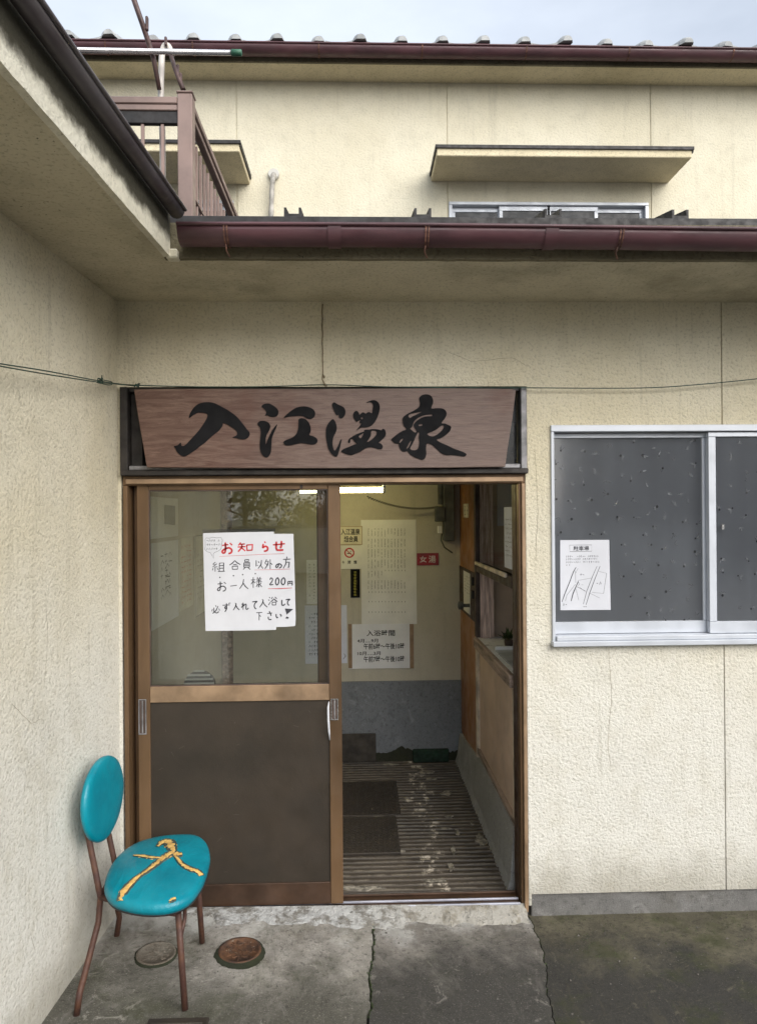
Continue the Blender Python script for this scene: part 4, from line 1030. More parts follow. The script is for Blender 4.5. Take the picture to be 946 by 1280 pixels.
CH.append(((210, 490, 8.6), [([(228,275),(245,225),(285,165),(340,125),(420,110),(500,120),(580,160),(660,205),(740,265),(800,335),(850,400),(880,440),(870,480),(830,508),(780,508),(740,495),(695,490),(735,470),(748,440),(725,405),(680,375),(640,350),(595,335),(585,370),(550,415),(500,455),(440,505),(400,545),(350,580),(300,620),(250,655),(185,692),(140,680),(100,640),(85,605),(68,585),(110,572),(140,545),(150,580),(190,570),(240,520),(300,455),(350,395),(400,320),(425,270),(425,240),(390,225),(330,222),(280,245),(245,272)], [])]))
CH.append(((315, 490, 10.51), [([(128,188),(165,158),(230,155),(290,185),(335,225),(350,265),(335,310),(290,328),(235,322),(200,305),(172,312),(190,280),(180,240),(150,210)], []),
 ([(75,425),(95,390),(140,380),(190,388),(230,415),(242,460),(225,510),(195,560),(182,620),(185,690),(200,650),(225,590),(260,520),(300,460),(335,425),(310,490),(280,560),(262,620),(258,700),(248,790),(220,845),(185,860),(140,830),(112,770),(105,690),(112,600),(118,520),(105,465)], []),
 ([(420,335),(460,295),(520,245),(590,205),(680,190),(760,205),(815,240),(832,285),(815,330),(770,355),(720,345),(680,320),(620,312),(550,318),(480,325),(435,338)], []),
 ([(615,360),(650,345),(700,355),(745,400),(770,460),(772,520),(755,565),(800,580),(850,610),(862,645),(840,680),(790,692),(720,682),(650,672),(580,685),(510,700),(450,702),(418,675),(425,645),(480,620),(545,590),(590,540),(610,470),(612,400)], [])]))
CH.append(((400, 490, 10.51), [([(165,150),(190,138),(235,165),(290,190),(325,220),(335,265),(320,315),(285,345),(250,335),(245,300),(220,305),(195,270),(175,220),(160,180)], []),
 ([(120,400),(165,358),(195,380),(215,430),(220,490),(200,545),(175,600),(165,670),(175,740),(195,770),(225,730),(250,680),(265,640),(285,618),(272,690),(255,760),(225,845),(185,840),(150,810),(110,740),(90,660),(78,580),(80,490),(95,440)], []),
 ([(610,140),(650,120),(710,108),(760,135),(785,190),(775,270),(750,340),(715,400),(670,445),(610,465),(545,465),(510,485),(480,503),(520,450),(540,415),(515,400),(530,370),(500,380),(480,392),(455,360),(435,320),(445,270),(480,248),(510,275),(520,300),(560,268),(600,285),(620,270),(650,265),(680,280),(690,230),(695,170),(670,135)], [[(535,340),(550,328),(565,345),(548,362)]]),
 ([(370,660),(380,620),(420,590),(470,560),(530,535),(578,520),(584,497),(640,495),(700,488),(760,492),(805,505),(820,485),(850,495),(865,545),(850,590),(800,640),(770,668),(800,680),(822,710),(815,745),(770,752),(720,735),(650,725),(590,745),(530,785),(470,810),(410,830),(350,818),(300,795),(278,780),(310,750),(370,725),(440,695),(480,680),(450,650),(430,620),(405,620),(395,660),(385,670)],
  [[(508,580),(540,557),(572,540),(556,580),(530,610)], [(672,514),(708,504),(742,522),(737,560),(700,606),(650,645),(616,658),(642,618),(668,570)]])]))
CH.append(((485, 485, 9.01), [([(348,120),(375,85),(425,72),(475,85),(500,120),(505,170),(485,230),(540,228),(600,230),(640,250),(658,290),(640,340),(600,395),(640,402),(690,425),(708,445),(690,490),(640,535),(590,565),(545,585),(600,620),(660,645),(730,680),(800,705),(860,730),(880,750),(860,770),(800,765),(730,755),(660,755),(600,735),(550,690),(500,645),(440,625),(425,680),(430,740),(415,790),(385,810),(340,795),(290,775),(240,740),(215,710),(180,718),(145,700),(125,660),(120,630),(80,625),(50,600),(35,580),(60,555),(110,515),(160,485),(205,465),(180,430),(165,385),(162,345),(185,315),(230,285),(290,255),(345,215),(358,165)],
 [[(230,302),(290,282),(380,267),(350,284),(280,318),(242,340)], [(292,378),(322,348),(370,318),(430,302),(492,297),(488,318),(430,320),(370,338),(320,373),(288,410),(292,440),(322,486),(300,502),(268,478),(246,460),(268,440),(283,400)], [(342,415),(380,405),(384,423),(350,430)], [(440,515),(490,493),(550,463),(600,422),(628,427),(608,473),(548,527),(495,547),(452,533)], [(340,496),(352,512),(343,560),(352,610),(338,677),(300,702),(246,688),(268,640),(293,590),(322,522)], [(128,608),(150,573),(170,573),(150,603),(130,621)], [(217,658),(250,600),(260,603),(234,662),(207,686)]])]))
for (ox, oy, sc_), strokes in CH:
    b = MB()
    for ol, holes in strokes:
        cv = lambda L: [sp_(ox+a/sc_, oy+c/sc_) for a, c in L]
        b.prism(cv(smooth_loop(ol, 3)), lambda a, c, h: Vector((a, YS-h, c)), -.001, .004, [cv(smooth_loop(h, 2)) for h in holes])
    b.build('character', M['ink'], sg)

# ================================================================== NOTICES OUTSIDE
YN = YD-.004+.014-.003
def gp(px, py): p = SY(px, py, YN); return p.x, p.z
YN = YD+.0085
nf = lambda a, c, h: Vector((a, YN-h, c))
no = thing('handwritten_notice', 'handwritten white notice in red and black pen taped on the door glass', 'notice', (gp(310, 788)[0], YN, gp(310, 788)[1]))
MB().prism([gp(*p) for p in ((336, 667.2), (366.8, 667.3), (368.5, 725), (369.7, 774), (369.0, 782.5), (358, 783.5), (340, 784))], nf, -.0012, -.0004).build('rear_sheet', M['paper'], no)
MB().prism([gp(*p) for p in ((254, 666.5), (300, 665.2), (342.5, 664.6), (344, 720), (345.3, 787.2), (300, 788.2), (257.2, 788.6), (255.5, 730))], nf, .0, .0009).build('front_sheet', M['paper'], no)
MB().prism([gp(*p) for p in ((252.8, 662), (344.2, 660.5), (344, 664.4), (254, 666.2))], nf, .0, .0007).build('plastic_sleeve', M['sleeve'], no)
B1 = lambda x, y: (250+x/7.568, 658+y/7.568); B2 = lambda x, y: (250+x/7.568, 715+y/7.568)
H = .0012
def write(items, BB, wd, b):
    for ch, x0, x1, y0, y1 in items:
        (a, c), (d, e) = BB(x0, y0), BB(x1, y1); hand(b, ch, a, d, c, e, wd, gp, nf, H)
b = MB()
write([('お', 192, 322, 138, 268), ('知', 345, 515, 143, 248), ('ら', 568, 660, 135, 245), ('せ', 680, 815, 122, 238)], B1, .0080, b)
ribbon(b, [gp(*B1(185, 284)), gp(*B1(480, 270)), gp(*B1(800, 256))], .0016, nf, H)
ribbon(b, [gp(*B1(515, 412)), gp(*B1(700, 408)), gp(*B1(855, 402))], .0016, nf, H)
ribbon(b, [gp(*B2(645, 158)), gp(*B2(760, 156)), gp(*B2(872, 150))], .0028, nf, H)
b.build('red_writing', M['redink'], no)
b = MB()
write([('組', 108, 242, 332, 436), ('合', 275, 388, 318, 416), ('員', 395, 492, 308, 412), ('以', 515, 605, 308, 408), ('外', 608, 692, 303, 410), ('の', 710, 782, 343, 400), ('方', 783, 862, 282, 402)], B1, .0047, b)
b.build('black_writing', M['pen'], no); b = MB()
write([('お', 152, 260, 78, 190), ('一', 282, 358, 70, 185), ('人', 368, 462, 58, 168), ('様', 478, 590, 42, 155), ('2', 652, 702, 50, 128), ('0', 708, 758, 50, 126), ('0', 762, 818, 50, 124), ('円', 825, 882, 78, 130)], B2, .0047, b)
b.build('black_writing', M['pen'], no); b = MB()
write([('必', 108, 192, 308, 402), ('ず', 208, 292, 288, 382), ('入', 310, 378, 288, 368), ('れ', 388, 466, 282, 362), ('て', 490, 548, 262, 358), ('入', 558, 642, 252, 342), ('浴', 642, 736, 228, 322), ('し', 755, 815, 258, 322), ('て', 808, 858, 245, 322),
       ('下', 530, 594, 368, 462), ('さ', 628, 694, 362, 458), ('い', 708, 780, 382, 445)], B2, .0047, b)
for x, y in ((190, 482), (318, 466), (405, 456), (525, 447)):
    cx, cz = gp(*B1(x, y)); b.prism([(cx+.0032*math.cos(k), cz+.0032*math.sin(k)) for k in range(6)], nf, .0010, .0013)
b.prism([gp(*B2(*q)) for q in ((805, 345), (882, 350), (822, 402))], nf, .0010, .0013)
b.prism([gp(*B2(*q)) for q in ((808, 438), (822, 420), (842, 430), (836, 440))], nf, .0010, .0013)
b.build('black_writing', M['pen'], no); b = MB()
bub = [(50, 125), (60, 108), (90, 112), (120, 102), (160, 108), (200, 104), (214, 130), (206, 180), (200, 215), (170, 236), (140, 246), (128, 262), (132, 305), (112, 268), (100, 248), (70, 240), (46, 215), (52, 190)]
ribbon(b, [gp(*B1(*q)) for q in bub+[bub[0]]], .0013, nf, H)
x0, z1 = gp(*B1(64, 115)); x1, z0 = gp(*B1(198, 230)); scribble(b, x0, x1, z0, z1, 3, 6, nf, H, 77, .55)
b.build('black_writing', M['pen'], no)

YM = .034+.0085
mp_ = lambda px, py: (SY(px, py, YM).x, SY(px, py, YM).z); mf = lambda a, c, h: Vector((a, YM-h, c))
B3 = lambda x, y: (690+x/10.51, 660+y/10.51)
mn = thing('map_notice', 'white paper with a hand drawn parking map taped on the window pane', 'notice', (mp_(730, 762)[0], YM, mp_(730, 762)[1]))
MB().prism([mp_(*B3(*q)) for q in ((102, 160), (745, 155), (752, 520), (765, 1075), (105, 1080), (103, 600))], mf, 0, .0008).build('sheet', M['paper'], mn)
b = MB(); D3 = .0011
def ln(pts, wd=.0018): ribbon(b, [mp_(*B3(*q)) for q in pts], wd, mf, D3)
ln([(225, 225), (515, 222), (515, 305), (228, 310), (225, 225)], .0016)
(x0, z1), (x1, z0) = mp_(*B3(275, 238)), mp_(*B3(480, 298)); text_mesh(b, '駐車場', x0, x1, z0, z1, mf, D3, .02)
for k, (y_, xe) in enumerate(((372, 610), (408, 620), (447, 625), (487, 240))):
    (x0, z1), (x1, z0) = mp_(*B3(180, y_-14)), mp_(*B3(xe, y_+14)); scribble(b, x0, x1, z0, z1, 1, 18 if xe > 300 else 3, mf, D3, 90+k, .8)
ln([(310, 515), (275, 575), (225, 710), (160, 870), (125, 970)], .0035); ln([(335, 530), (300, 600)], .0014)
ln([(585, 500), (520, 650), (450, 830), (405, 1000)], .0022); ln([(625, 500), (560, 660), (490, 850), (440, 1010)], .0026)
ln([(300, 560), (305, 720)], .0014); ln([(340, 700), (270, 860), (245, 960)], .0045); ln([(300, 740), (190, 880), (170, 960)], .0014); ln([(330, 690), (520, 655)], .0014)
ln([(340, 710), (355, 740), (320, 770), (440, 830)], .0016); ln([(610, 570), (710, 595), (670, 860), (520, 845)], .0014); ln([(480, 850), (620, 920)], .0014); ln([(310, 800), (345, 950)], .0014); ln([(360, 780), (430, 835)], .0014)
for k, (a, c, d, e) in enumerate(((360, 595, 430, 630), (380, 730, 410, 760), (580, 700, 655, 750), (140, 985, 205, 1025), (405, 1015, 455, 1050))):
    (x0, z1), (x1, z0) = mp_(*B3(a, c)), mp_(*B3(d, e)); scribble(b, x0, x1, z0, z1, 1, 2, mf, D3, 70+k, .8)
b.build('drawing', M['pen'], mn)

# ================================================================== TWO-STOREY HOUSE BEHIND
YU = 3.3; ZU = SY(470, 103, YU).z
house = thing('two_storey_house', 'upper storey of cream stucco house with grey tiled roof rising behind the wing', 'house', (1.5, YU, 0))
ye = SZ(470, 80.5, ZU).y
uw0, uw1 = SY(560.5, 254, YU).x, SY(810, 255, YU).x; uzt = SY(680, 252.5, YU).z; uzb = uzt-1.0
vw1 = SY(292.5, 250, YU).x; vzt = SY(285, 248.5, YU).z
j1, j2, j3 = SY(293, 150, YU).x, SY(558.5, 150, YU).x, SY(812.5, 150, YU).x
xs = sorted([-7, vw1-1.75, vw1, j1-.005+.02, j1+.005+.02, j2-.005, j2+.005, uw0+.001, uw1, j3-.005, j3+.005, 8])
def dep2(x, z):
    if uw0 < x < uw1 and uzb < z < uzt: return None
    if vw1-1.75 < x < vw1 and uzb < z < uzt: return None
    if abs(x-j2) < .005 or abs(x-j3) < .005 or abs(x-j1-.02) < .005: return .008
    return 0
wall_cells(xs, [2.2, uzb, uzt, ZU+.02], dep2, YU, .2).build('upper_wall', M['stucco_top'], house)
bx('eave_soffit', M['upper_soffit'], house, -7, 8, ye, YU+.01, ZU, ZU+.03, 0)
bx('fascia', M['fascia'], house, -7, 8, ye-.02, ye-.001, ZU-.004, ZU+.14, .002)
bx('window_backing', M['darkvoid'], house, -2.5, 4.5, YU+.21, YU+.23, uzb-.1, uzt+.1, 0)
def gutter2(fn, n, r):
    b = MB(); rows = []; mm = 10
    prof = [(-math.cos(math.pi*k/mm)*r, -math.sin(math.pi*k/mm)*r) for k in range(mm+1)]; prof += [(p*.93, q*.93) for p, q in prof[::-1]]
    for i in range(n+1): rows.append([b.bm.verts.new(fn(i/n, d, z)) for d, z in prof])
    L = len(prof)
    for p, q in zip(rows, rows[1:]):
        for k in range(L):
            f = b.bm.faces.new((p[k], p[(k+1) % L], q[(k+1) % L], q[k])); f.smooth = True
    b.tube([fn(i/n, r+.002, .003) for i in range(n+1)], .008, 8)
    return b.build('gutter', M['maroon'], house)
gy2 = ye-.085; g2z = SY(470, 55.5, gy2-.06).z
ug = gutter2(lambda t, d, z: Vector((-7+t*15, gy2-d, g2z+z-.006*(t-.5))), 12, .066)
bx('roof_edge_board', M['black_trim'], house, -7, 8, ye-.018, ye-.003, ZU+.141, g2z+.03, .002) if g2z+.03 > ZU+.15 else None
for px in (135, 243, 399, 527, 656, 783, 912):
    xg = SY(px, 70, gy2).x; pts = [(gy2+math.cos(math.pi*k/10)*.071, g2z-math.sin(math.pi*k/10)*.071) for k in range(11)]; b = MB()
    for (ya, za), (yb_, zb) in zip(pts, pts[1:]): b.quad((xg-.006, ya, za), (xg+.006, ya, za), (xg+.006, yb_, zb), (xg-.006, yb_, zb))
    b.build('gutter_bracket', M['rust'], ug)
US = .42; uy0 = gy2-.035; uz0 = g2z+.012
b = MB(); b.quad((-7, uy0+.05, uz0+.01), (8, uy0+.05, uz0+.01), (8, YU+4, uz0+.01+US*(YU+4-uy0)), (-7, YU+4, uz0+.01+US*(YU+4-uy0)))
b.build('roof', M['roofmetal'], house)
# eave course of pantiles: pan, roll and the domed end of every roll
tp = SY(450, 50, uy0).x-SY(398.4, 50, uy0).x
def tile_mesh():
    b = MB(); n = 14; prof = []
    for k in range(n+1):
        t = k/n; x = t*tp*.985
        z = .004-.018*math.sin(math.pi*min(t/.68, 1)) if t < .68 else .004+.030*math.sin(math.pi*(t-.68)/.32)
        prof.append((x, z))
    rows = []
    for y in (0, .42):
        rows.append([b.bm.verts.new((x, y, z+.026+US*y)) for x, z in prof]); rows.append([b.bm.verts.new((x, y, z+.008+US*y)) for x, z in prof])
    for a, c in ((0, 2), (1, 3), (0, 1), (2, 3)):
        for k in range(n): b.bm.faces.new((rows[a][k], rows[a][k+1], rows[c][k+1], rows[c][k]))
    # roll end: a blunt faceted boss
    cx = tp*.84; R0 = .058
    ring0 = [b.bm.verts.new((cx+R0*math.cos(t*math.pi/8), -.012, .012+R0*1.12*math.sin(t*math.pi/8))) for t in range(9)]
    ring1 = [b.bm.verts.new((cx+.012+R0*.62*math.cos(t*math.pi/8), -.045, .014+R0*.72*math.sin(t*math.pi/8))) for t in range(9)]
    ring2 = [b.bm.verts.new((cx+R0*math.cos(t*math.pi/8), .30, .14+R0*1.0*math.sin(t*math.pi/8))) for t in range(9)]
    for k in range(8): b.bm.faces.new((ring0[k], ring0[k+1], ring1[k+1], ring1[k])); b.bm.faces.new((ring2[k], ring2[k+1], ring0[k+1], ring0[k]))
    b.bm.faces.new(ring1); b.bm.faces.new((ring0[0], ring0[8], ring1[8], ring1[0])); b.bm.faces.new((ring0[0], ring0[8], ring2[8], ring2[0]))
    bmesh.ops.recalc_face_normals(b.bm, faces=b.bm.faces[:])
    me = bpy.data.meshes.new('roof_tile'); b.bm.to_mesh(me); b.bm.free(); me.materials.append(M['tile']); return me
tm = tile_mesh(); r = random.Random(12)
t0 = SY(450, 50, uy0).x-tp*.84
for k in range(-10, 13):
    o = bpy.data.objects.new('roof_tile', tm); COL.objects.link(o); o.parent = house
    o.location = Vector((t0+k*tp+r.uniform(-.006, .006), uy0+r.uniform(-.01, .01), uz0+r.uniform(-.002, .002)))-house.location
    o.rotation_euler = (0, r.uniform(-.03, .03), r.uniform(-.06, .06))
# canopies over the upper windows
def canopy(bx0, bx1, by, fx0, fx1, fy):
    zb = SY((bx0+bx1)/2, by, YU).z; yf = SZ((fx0+fx1)/2, fy, zb).y
    x0, x1 = SY(bx0, by, YU).x, SY(bx1, by, YU).x; X0, X1 = SY(fx0, fy, yf).x, SY(fx1, fy, yf).x
    x0 = (x0+X0)/2; x1 = (x1+X1)/2
    c = MB().box(x0, x1, yf, YU-.001, zb, zb+.075, .006).build('window_canopy', M['upper_soffit'], house)
    t = MB().box(x0-.012, x1+.012, yf-.016, YU-.001, zb+.0755, zb+.088).box(x0-.012, x1+.012, yf-.016, yf-.003, zb+.062, zb+.0755)
    t.box(x0-.012, x0-.002, yf-.002, YU-.001, zb+.045, zb+.0755).box(x1+.002, x1+.012, yf-.002, YU-.001, zb+.045, zb+.0755)
    t.build('canopy_cap', M['black_trim'], c)
canopy(543, 837, 228, 541, 862, 196); canopy(90, 302, 230, 88, 311, 189)
def uwindow(x0, x1, zt, zb):
    W = MB().box(x0+.002, x1-.002, YU-.012, YU+.1, zt-.032, zt-.004, .003).build('window', M['alu'], house)
    bx('window_frame', M['alu'], W, x0+.002, x0+.032, YU-.010, YU+.1, zb, zt-.033, .002); bx('window_frame', M['alu'], W, x1-.032, x1-.002, YU-.010, YU+.1, zb, zt-.033, .002)
    bx('window_sill', M['alu'], W, x0+.033, x1-.033, YU-.03, YU+.1, zb, zb+.04, .003)
    L = x1-x0-.066; n = 4
    for k in range(n):
        a, c = x0+.033+L*k/n-.012*(k > 0), x0+.033+L*(k+1)/n+.012*(k < n-1); y = YU+(.045 if k in (0, 3) else .012)
        s_ = MB().box(a, c, y, y+.025, zt-.075, zt-.034, .002).box(a, c, y, y+.025, zb+.041, zb+.085, .002).box(a, a+.032, y, y+.025, zb+.0855, zt-.0755, .002).box(c-.032, c, y, y+.025, zb+.0855, zt-.0755, .002).build('sash', M['alu'], W)
        bx('sash_pane', M['upperglass'], W, a+.033, c-.033, y+.010, y+.015, zb+.08, zt-.07, 0)
uwindow(uw0, uw1, uzt, uzb); uwindow(vw1-1.75, vw1, uzt, uzb)
# lagged pipe out of the wall
pp = thing('lagged_pipe', 'white lagged pipe coming out of the upper wall left of the middle window', 'pipe', SY(340, 222, YU))
P = [SY(342.5, 218, YU-.01), SY(342, 220, YU-.07), SY(341, 226, YU-.10), SY(340, 238, YU-.08), SY(339, 272, YU-.05), SY(338.5, 330, YU-.045)]
pts = smooth_loop([(p.x, p.z) for p in P], 6, False); ys_ = smooth_loop([(p.y, 0) for p in P], 6, False); r = random.Random(8)
MB().tube([(a, y[0], c) for (a, c), y in zip(pts, ys_)], [.023+r.uniform(-.002, .002) for _ in pts], 10).build('pipe', M['greypipe'], pp)
q = SY(342.5, 219, YU); MB().lathe([(.048, -.02), (.052, 0), (.044, .02)], (0, 0, 0), 14).build('tmp', None)
o = bpy.data.objects['tmp']; me = o.data; bpy.data.objects.remove(o); me.transform(Matrix.Translation((q.x, YU-.02, q.z)) @ Matrix.Rotation(math.pi/2, 4, 'X')); me.materials.append(M['wallwhite']); link('wall_collar', me, pp)

# ================================================================== BALCONY RAILING
YBf = .32
bal = thing('balcony_railing', 'brown metal balcony railing standing on the roof of the wing', 'railing', SY(231, 275, YBf))
bp0, bp1 = SY(222, 180, YBf).x, SY(240.5, 180, YBf).x; bzt = SY(231, 117, YBf).z; zr1, zr0 = SY(150, 119, YBf).z, SY(150, 135.5, YBf).z
zrb = SY(150, 150, YBf+.0).z; bfloor = bzt-1.12
bw_ = bp1-bp0
bx('corner_post', M['balcony'], bal, bp0, bp1, YBf, YBf+bw_, bfloor, bzt+.004, .004)
bx('post_cap', M['balcony'], bal, bp0-.004, bp1+.004, YBf-.004, YBf+bw_+.004, bzt+.0045, bzt+.014, .003)
bx('top_rail', M['balcony'], bal, -2.6, bp0-.001, YBf+.004, YBf+.064, (zr1+zr0)/2-.002, zr1, .004)
bx('top_rail', M['balcony'], bal, -2.6, bp0-.001, YBf+.010, YBf+.050, zr0, (zr1+zr0)/2-.003, .003)
dirS = Vector((0, 1, 0)); yl_ = 2.9
bx('top_rail', M['balcony'], bal, bp0+.012, bp1-.004, YBf+bw_+.001, yl_, (zr1+zr0)/2-.002, zr1, .004)
bx('top_rail', M['balcony'], bal, bp0+.02, bp1-.014, YBf+bw_+.001, yl_, zr0, (zr1+zr0)/2-.003, .003)
bx('upper_cross_rail', M['black_trim'], bal, -2.6, bp0-.001, YBf+.016, YBf+.044, zrb-.004, zr0-.002, .002)
bx('bottom_rail', M['balcony'], bal, -2.6, bp0-.001, YBf+.016, YBf+.046, bfloor+.1, bfloor+.14, .003)
bx('bottom_rail', M['balcony'], bal, bp0+.02, bp1-.014, YBf+bw_+.001, yl_, bfloor+.1, bfloor+.14, .003)
bx('middle_rail', M['balcony'], bal, bp0+.030, bp1-.022, YBf+bw_+.001, yl_, SY(250, 250, .5).z-.006, SY(250, 250, .5).z+.004, .002)
sp0 = (SY(202, 180, YBf).x-SY(152, 180, YBf).x)/2; xb = SY(201.5, 180, YBf).x; k = 0; base = None
ml = MB().box(-.0075, .0075, 0, .015, bfloor+.12, zrb, .002).build('baluster', M['balcony']); COL.objects.unlink(ml)
while xb > -2.5:
    o = ml.copy(); COL.objects.link(o); o.parent = bal; o.location = Vector((xb, YBf+.022, 0))-bal.location; xb -= sp0
yb_ = YBf+bw_+sp0*.75
while yb_ < yl_-.05:
    o = ml.copy(); COL.objects.link(o); o.parent = bal; o.location = Vector(((bp0+bp1)/2, yb_, 0))-bal.location; yb_ += sp0
bpy.data.objects.remove(ml)
bx('end_post', M['balcony'], bal, bp0, bp1, yl_+.001, yl_+bw_, bfloor, bzt+.004, .004)
bx('end_post', M['balcony'], bal, -2.6-bw_, -2.601, YBf, YBf+bw_, bfloor, bzt+.004, .004)
# laundry poles
YP = .48
ps = thing('laundry_pole_holder', 'white bent pipe holder rising through the balcony railing with a brown hooked arm', 'pole holder', SY(203, 250, YP))
P = [SY(203.5, 262, YP), SY(203.5, 180, YP), SY(201.5, 120, YP), SY(202, 90, YP), SY(203, 68, YP), SY(206, 57.5, YP), SY(210.5, 57, YP-.01), SY(214, 66, YP-.02)]
pts = smooth_loop([(p.x, p.z) for p in P], 5, False)
MB().tube([(a, YP, c) for a, c in pts], .0145, 10).build('pipe', M['whitepipe'], ps)
MB().tube([SY(212, 62, YP+.002), SY(219, 86, YP-.03), SY(229.5, 112.5, YP-.07)], [.009, .011, .012], 10).build('hooked_arm', M['darkpipe'], ps)
b = MB()
for px, py in ((207.5, 52), (222.5, 86.5)): p = SY(px, py, YP-.02); b.box(p.x-.006, p.x+.006, p.y-.008, p.y+.008, p.z-.02, p.z+.022, .003)
p = SY(226, 97, YP-.05); b.box(p.x-.005, p.x+.007, p.y-.01, p.y+.01, p.z-.02, p.z+.02, .003)
b.build('clip', M['darkpipe'], ps)
da = thing('slanted_pole', 'dark slanted pole crossing the sky above the balcony corner', 'pole', SY(199, 112, YP-.04))
MB().tube([SY(163, -14, YP-.2), SY(180, 35, YP-.12), SY(192, 72, YP-.06), SY(199.5, 112, YP-.03)], [.0125, .0125, .0115, .0105], 10).build('pole', M['darkpipe'], da)
p = SY(183.5, 29, YP-.12); MB().box(p.x-.004, p.x+.008, p.y-.01, p.y+.01, p.z-.035, p.z+.03, .003).build('clip', M['darkpipe'], da)
lp = thing('laundry_pole', 'stainless laundry pole with green end cap lying level above the balcony', 'laundry pole', SY(200, 64, YP-.07))
pa, pb = SY(293, 66, YP-.09), SY(60, 62, YP-.09); dd = (pb-pa).normalized()
MB().tube([pa, pa+dd*2.6], .0125, 12).build('pole', M['steel'], lp); MB().tube([pa-dd*.036, pa-dd*.0335, pa+dd*.012], [.011, .0155, .0155], 12).build('end_cap', M['greenplastic'], lp)

# ================================================================== CHAIR
zseat = .425
ch = thing('chair', 'old turquoise vinyl chair with torn seat and rusty legs against the left wall', 'chair', (.22, -.37, .04))
sc_pts = [(130.5, 1107), (136, 1085), (150, 1066), (172, 1052), (200, 1044.5), (226, 1042), (246, 1043), (258, 1051), (263, 1068), (258, 1090), (249, 1107), (236, 1121), (217, 1129.5), (192, 1132.5), (165, 1130), (141, 1122)]
zrim = zseat-.012
loop = [(SZ(x, y, zrim).x, SZ(x, y, zrim).y) for x, y in sc_pts]; loop = smooth_loop(loop, 4)
cx = sum(p[0] for p in loop)/len(loop); cy = sum(p[1] for p in loop)/len(loop)
def seat_z(a, c, s):
    return zrim+.028*(1-s**2.4) - .006*math.exp(-(((a-cx-.03)**2+(c-cy+.02)**2)/.006)) + .004*math.sin(a*22+1)*math.cos(c*19)*(1-s)
b = MB(); rings = []
prof = [(.90, -.034, 1), (.975, -.030, 1), (1.0, -.014, 1), (.99, 0, 1)]
for s, dz, _ in prof: rings.append([b.bm.verts.new((cx+(x-cx)*s, cy+(y-cy)*s, zrim+dz-.006)) for x, y in loop])
for s in (.95, .88, .78, .64, .48, .32, .16): rings.append([b.bm.verts.new((cx+(x-cx)*s, cy+(y-cy)*s, seat_z(cx+(x-cx)*s, cy+(y-cy)*s, s))) for x, y in loop])
n = len(loop)
for p, q in zip(rings, rings[1:]):
    for k in range(n):
        f = b.bm.faces.new((p[k], p[(k+1) % n], q[(k+1) % n], q[k])); f.smooth = True
b.bm.faces.new(rings[0][::-1]); f = b.bm.faces.new(rings[-1]); f.smooth = True
seat = b.build('seat', M['teal'], ch)
b = MB(); b.tube([(cx+(x-cx)*.955, cy+(y-cy)*.955, zrim-.036) for x, y in loop+[loop[0]]], .0065, 6, False); b.build('seat_rim', M['blackedge'], ch)
def on_seat(px, py):
    p = SZ(px, py, zseat)
    for _ in range(3):
        dx, dy = p.x-cx, p.y-cy; ang = math.atan2(dy, dx)
        R_ = max(math.hypot(x-cx, y-cy)*max(0, math.cos(math.atan2(y-cy, x-cx)-ang))**40 for x, y in loop)
        s = min(1, math.hypot(dx, dy)/max(R_, .01)); p = SZ(px, py, seat_z(p.x, p.y, s) if s < .97 else zrim-.004)
    return p
def tear(path, wd, seed):
    """a split in the vinyl: foam bulging between raised torn lips"""
    r = random.Random(seed); P = [on_seat(*p)+Vector((0, 0, .0028)) for p in path]
    pts = smooth_loop([(p.x, p.y) for p in P], 6, False); zz = smooth_loop([(p.z, 0) for p in P], 6, False)
    W = smooth_loop([(v, 0) for v in wd], 6, False); b = MB(); rows = []; m = 6
    for i, (a, c) in enumerate(pts):
        t = Vector((pts[min(i+1, len(pts)-1)][0]-pts[max(i-1, 0)][0], pts[min(i+1, len(pts)-1)][1]-pts[max(i-1, 0)][1], 0)).normalized(); nn = Vector((-t.y, t.x, 0)); w_ = W[i][0]*1.5*(1+r.uniform(-.22, .22))
        rows.append([b.bm.verts.new(Vector((a, c, zz[i][0]))+nn*w_*(2*k/m-1)+Vector((0, 0, -.003+.0048*math.sin(math.pi*k/m)**.6+r.uniform(-.0012, .0012)))) for k in range(m+1)])
    for p, q in zip(rows, rows[1:]):
        for k in range(m):
            f = b.bm.faces.new((p[k], p[k+1], q[k+1], q[k])); f.smooth = True
    b.build('torn_foam', M['foam'], seat)
    e = MB(); er = []
    for i, (a, c) in enumerate(pts):
        t = Vector((pts[min(i+1, len(pts)-1)][0]-pts[max(i-1, 0)][0], pts[min(i+1, len(pts)-1)][1]-pts[max(i-1, 0)][1], 0)).normalized(); nn = Vector((-t.y, t.x, 0)); w_ = W[i][0]*1.5*(1.08+r.uniform(-.08, .2))
        er.append([e.bm.verts.new(Vector((a, c, zz[i][0]))+nn*w_*q+Vector((0, 0, h))) for q, h in ((-1, -.004), (-.9, .0012), (-.75, .0004), (.75, .0004), (.9, .0012), (1, -.004))])
    for p, q in zip(er, er[1:]):
        for k in range(5): e.bm.faces.new((p[k], p[k+1], q[k+1], q[k]))
    e.build('torn_edge', M['tearedge'], seat)
tear([(151, 1127), (157, 1113), (170, 1099), (184, 1089), (198, 1078), (210, 1069), (218, 1064)], [.009, .011, .008, .008, .010, .012, .006], 1)
tear([(197, 1059), (204, 1053), (211, 1053.5), (215, 1060), (217, 1067)], [.004, .012, .016, .012, .007], 2)
tear([(167, 1070), (178, 1070.5), (190, 1072.5), (202, 1073)], [.002, .006, .006, .003], 3)
tear([(214, 1066), (222, 1068.5), (228, 1068)], [.008, .012, .008], 4)
tear([(219, 1070), (228, 1081), (238, 1087), (247, 1090), (252, 1095.5)], [.004, .007, .009, .008, .007], 5)
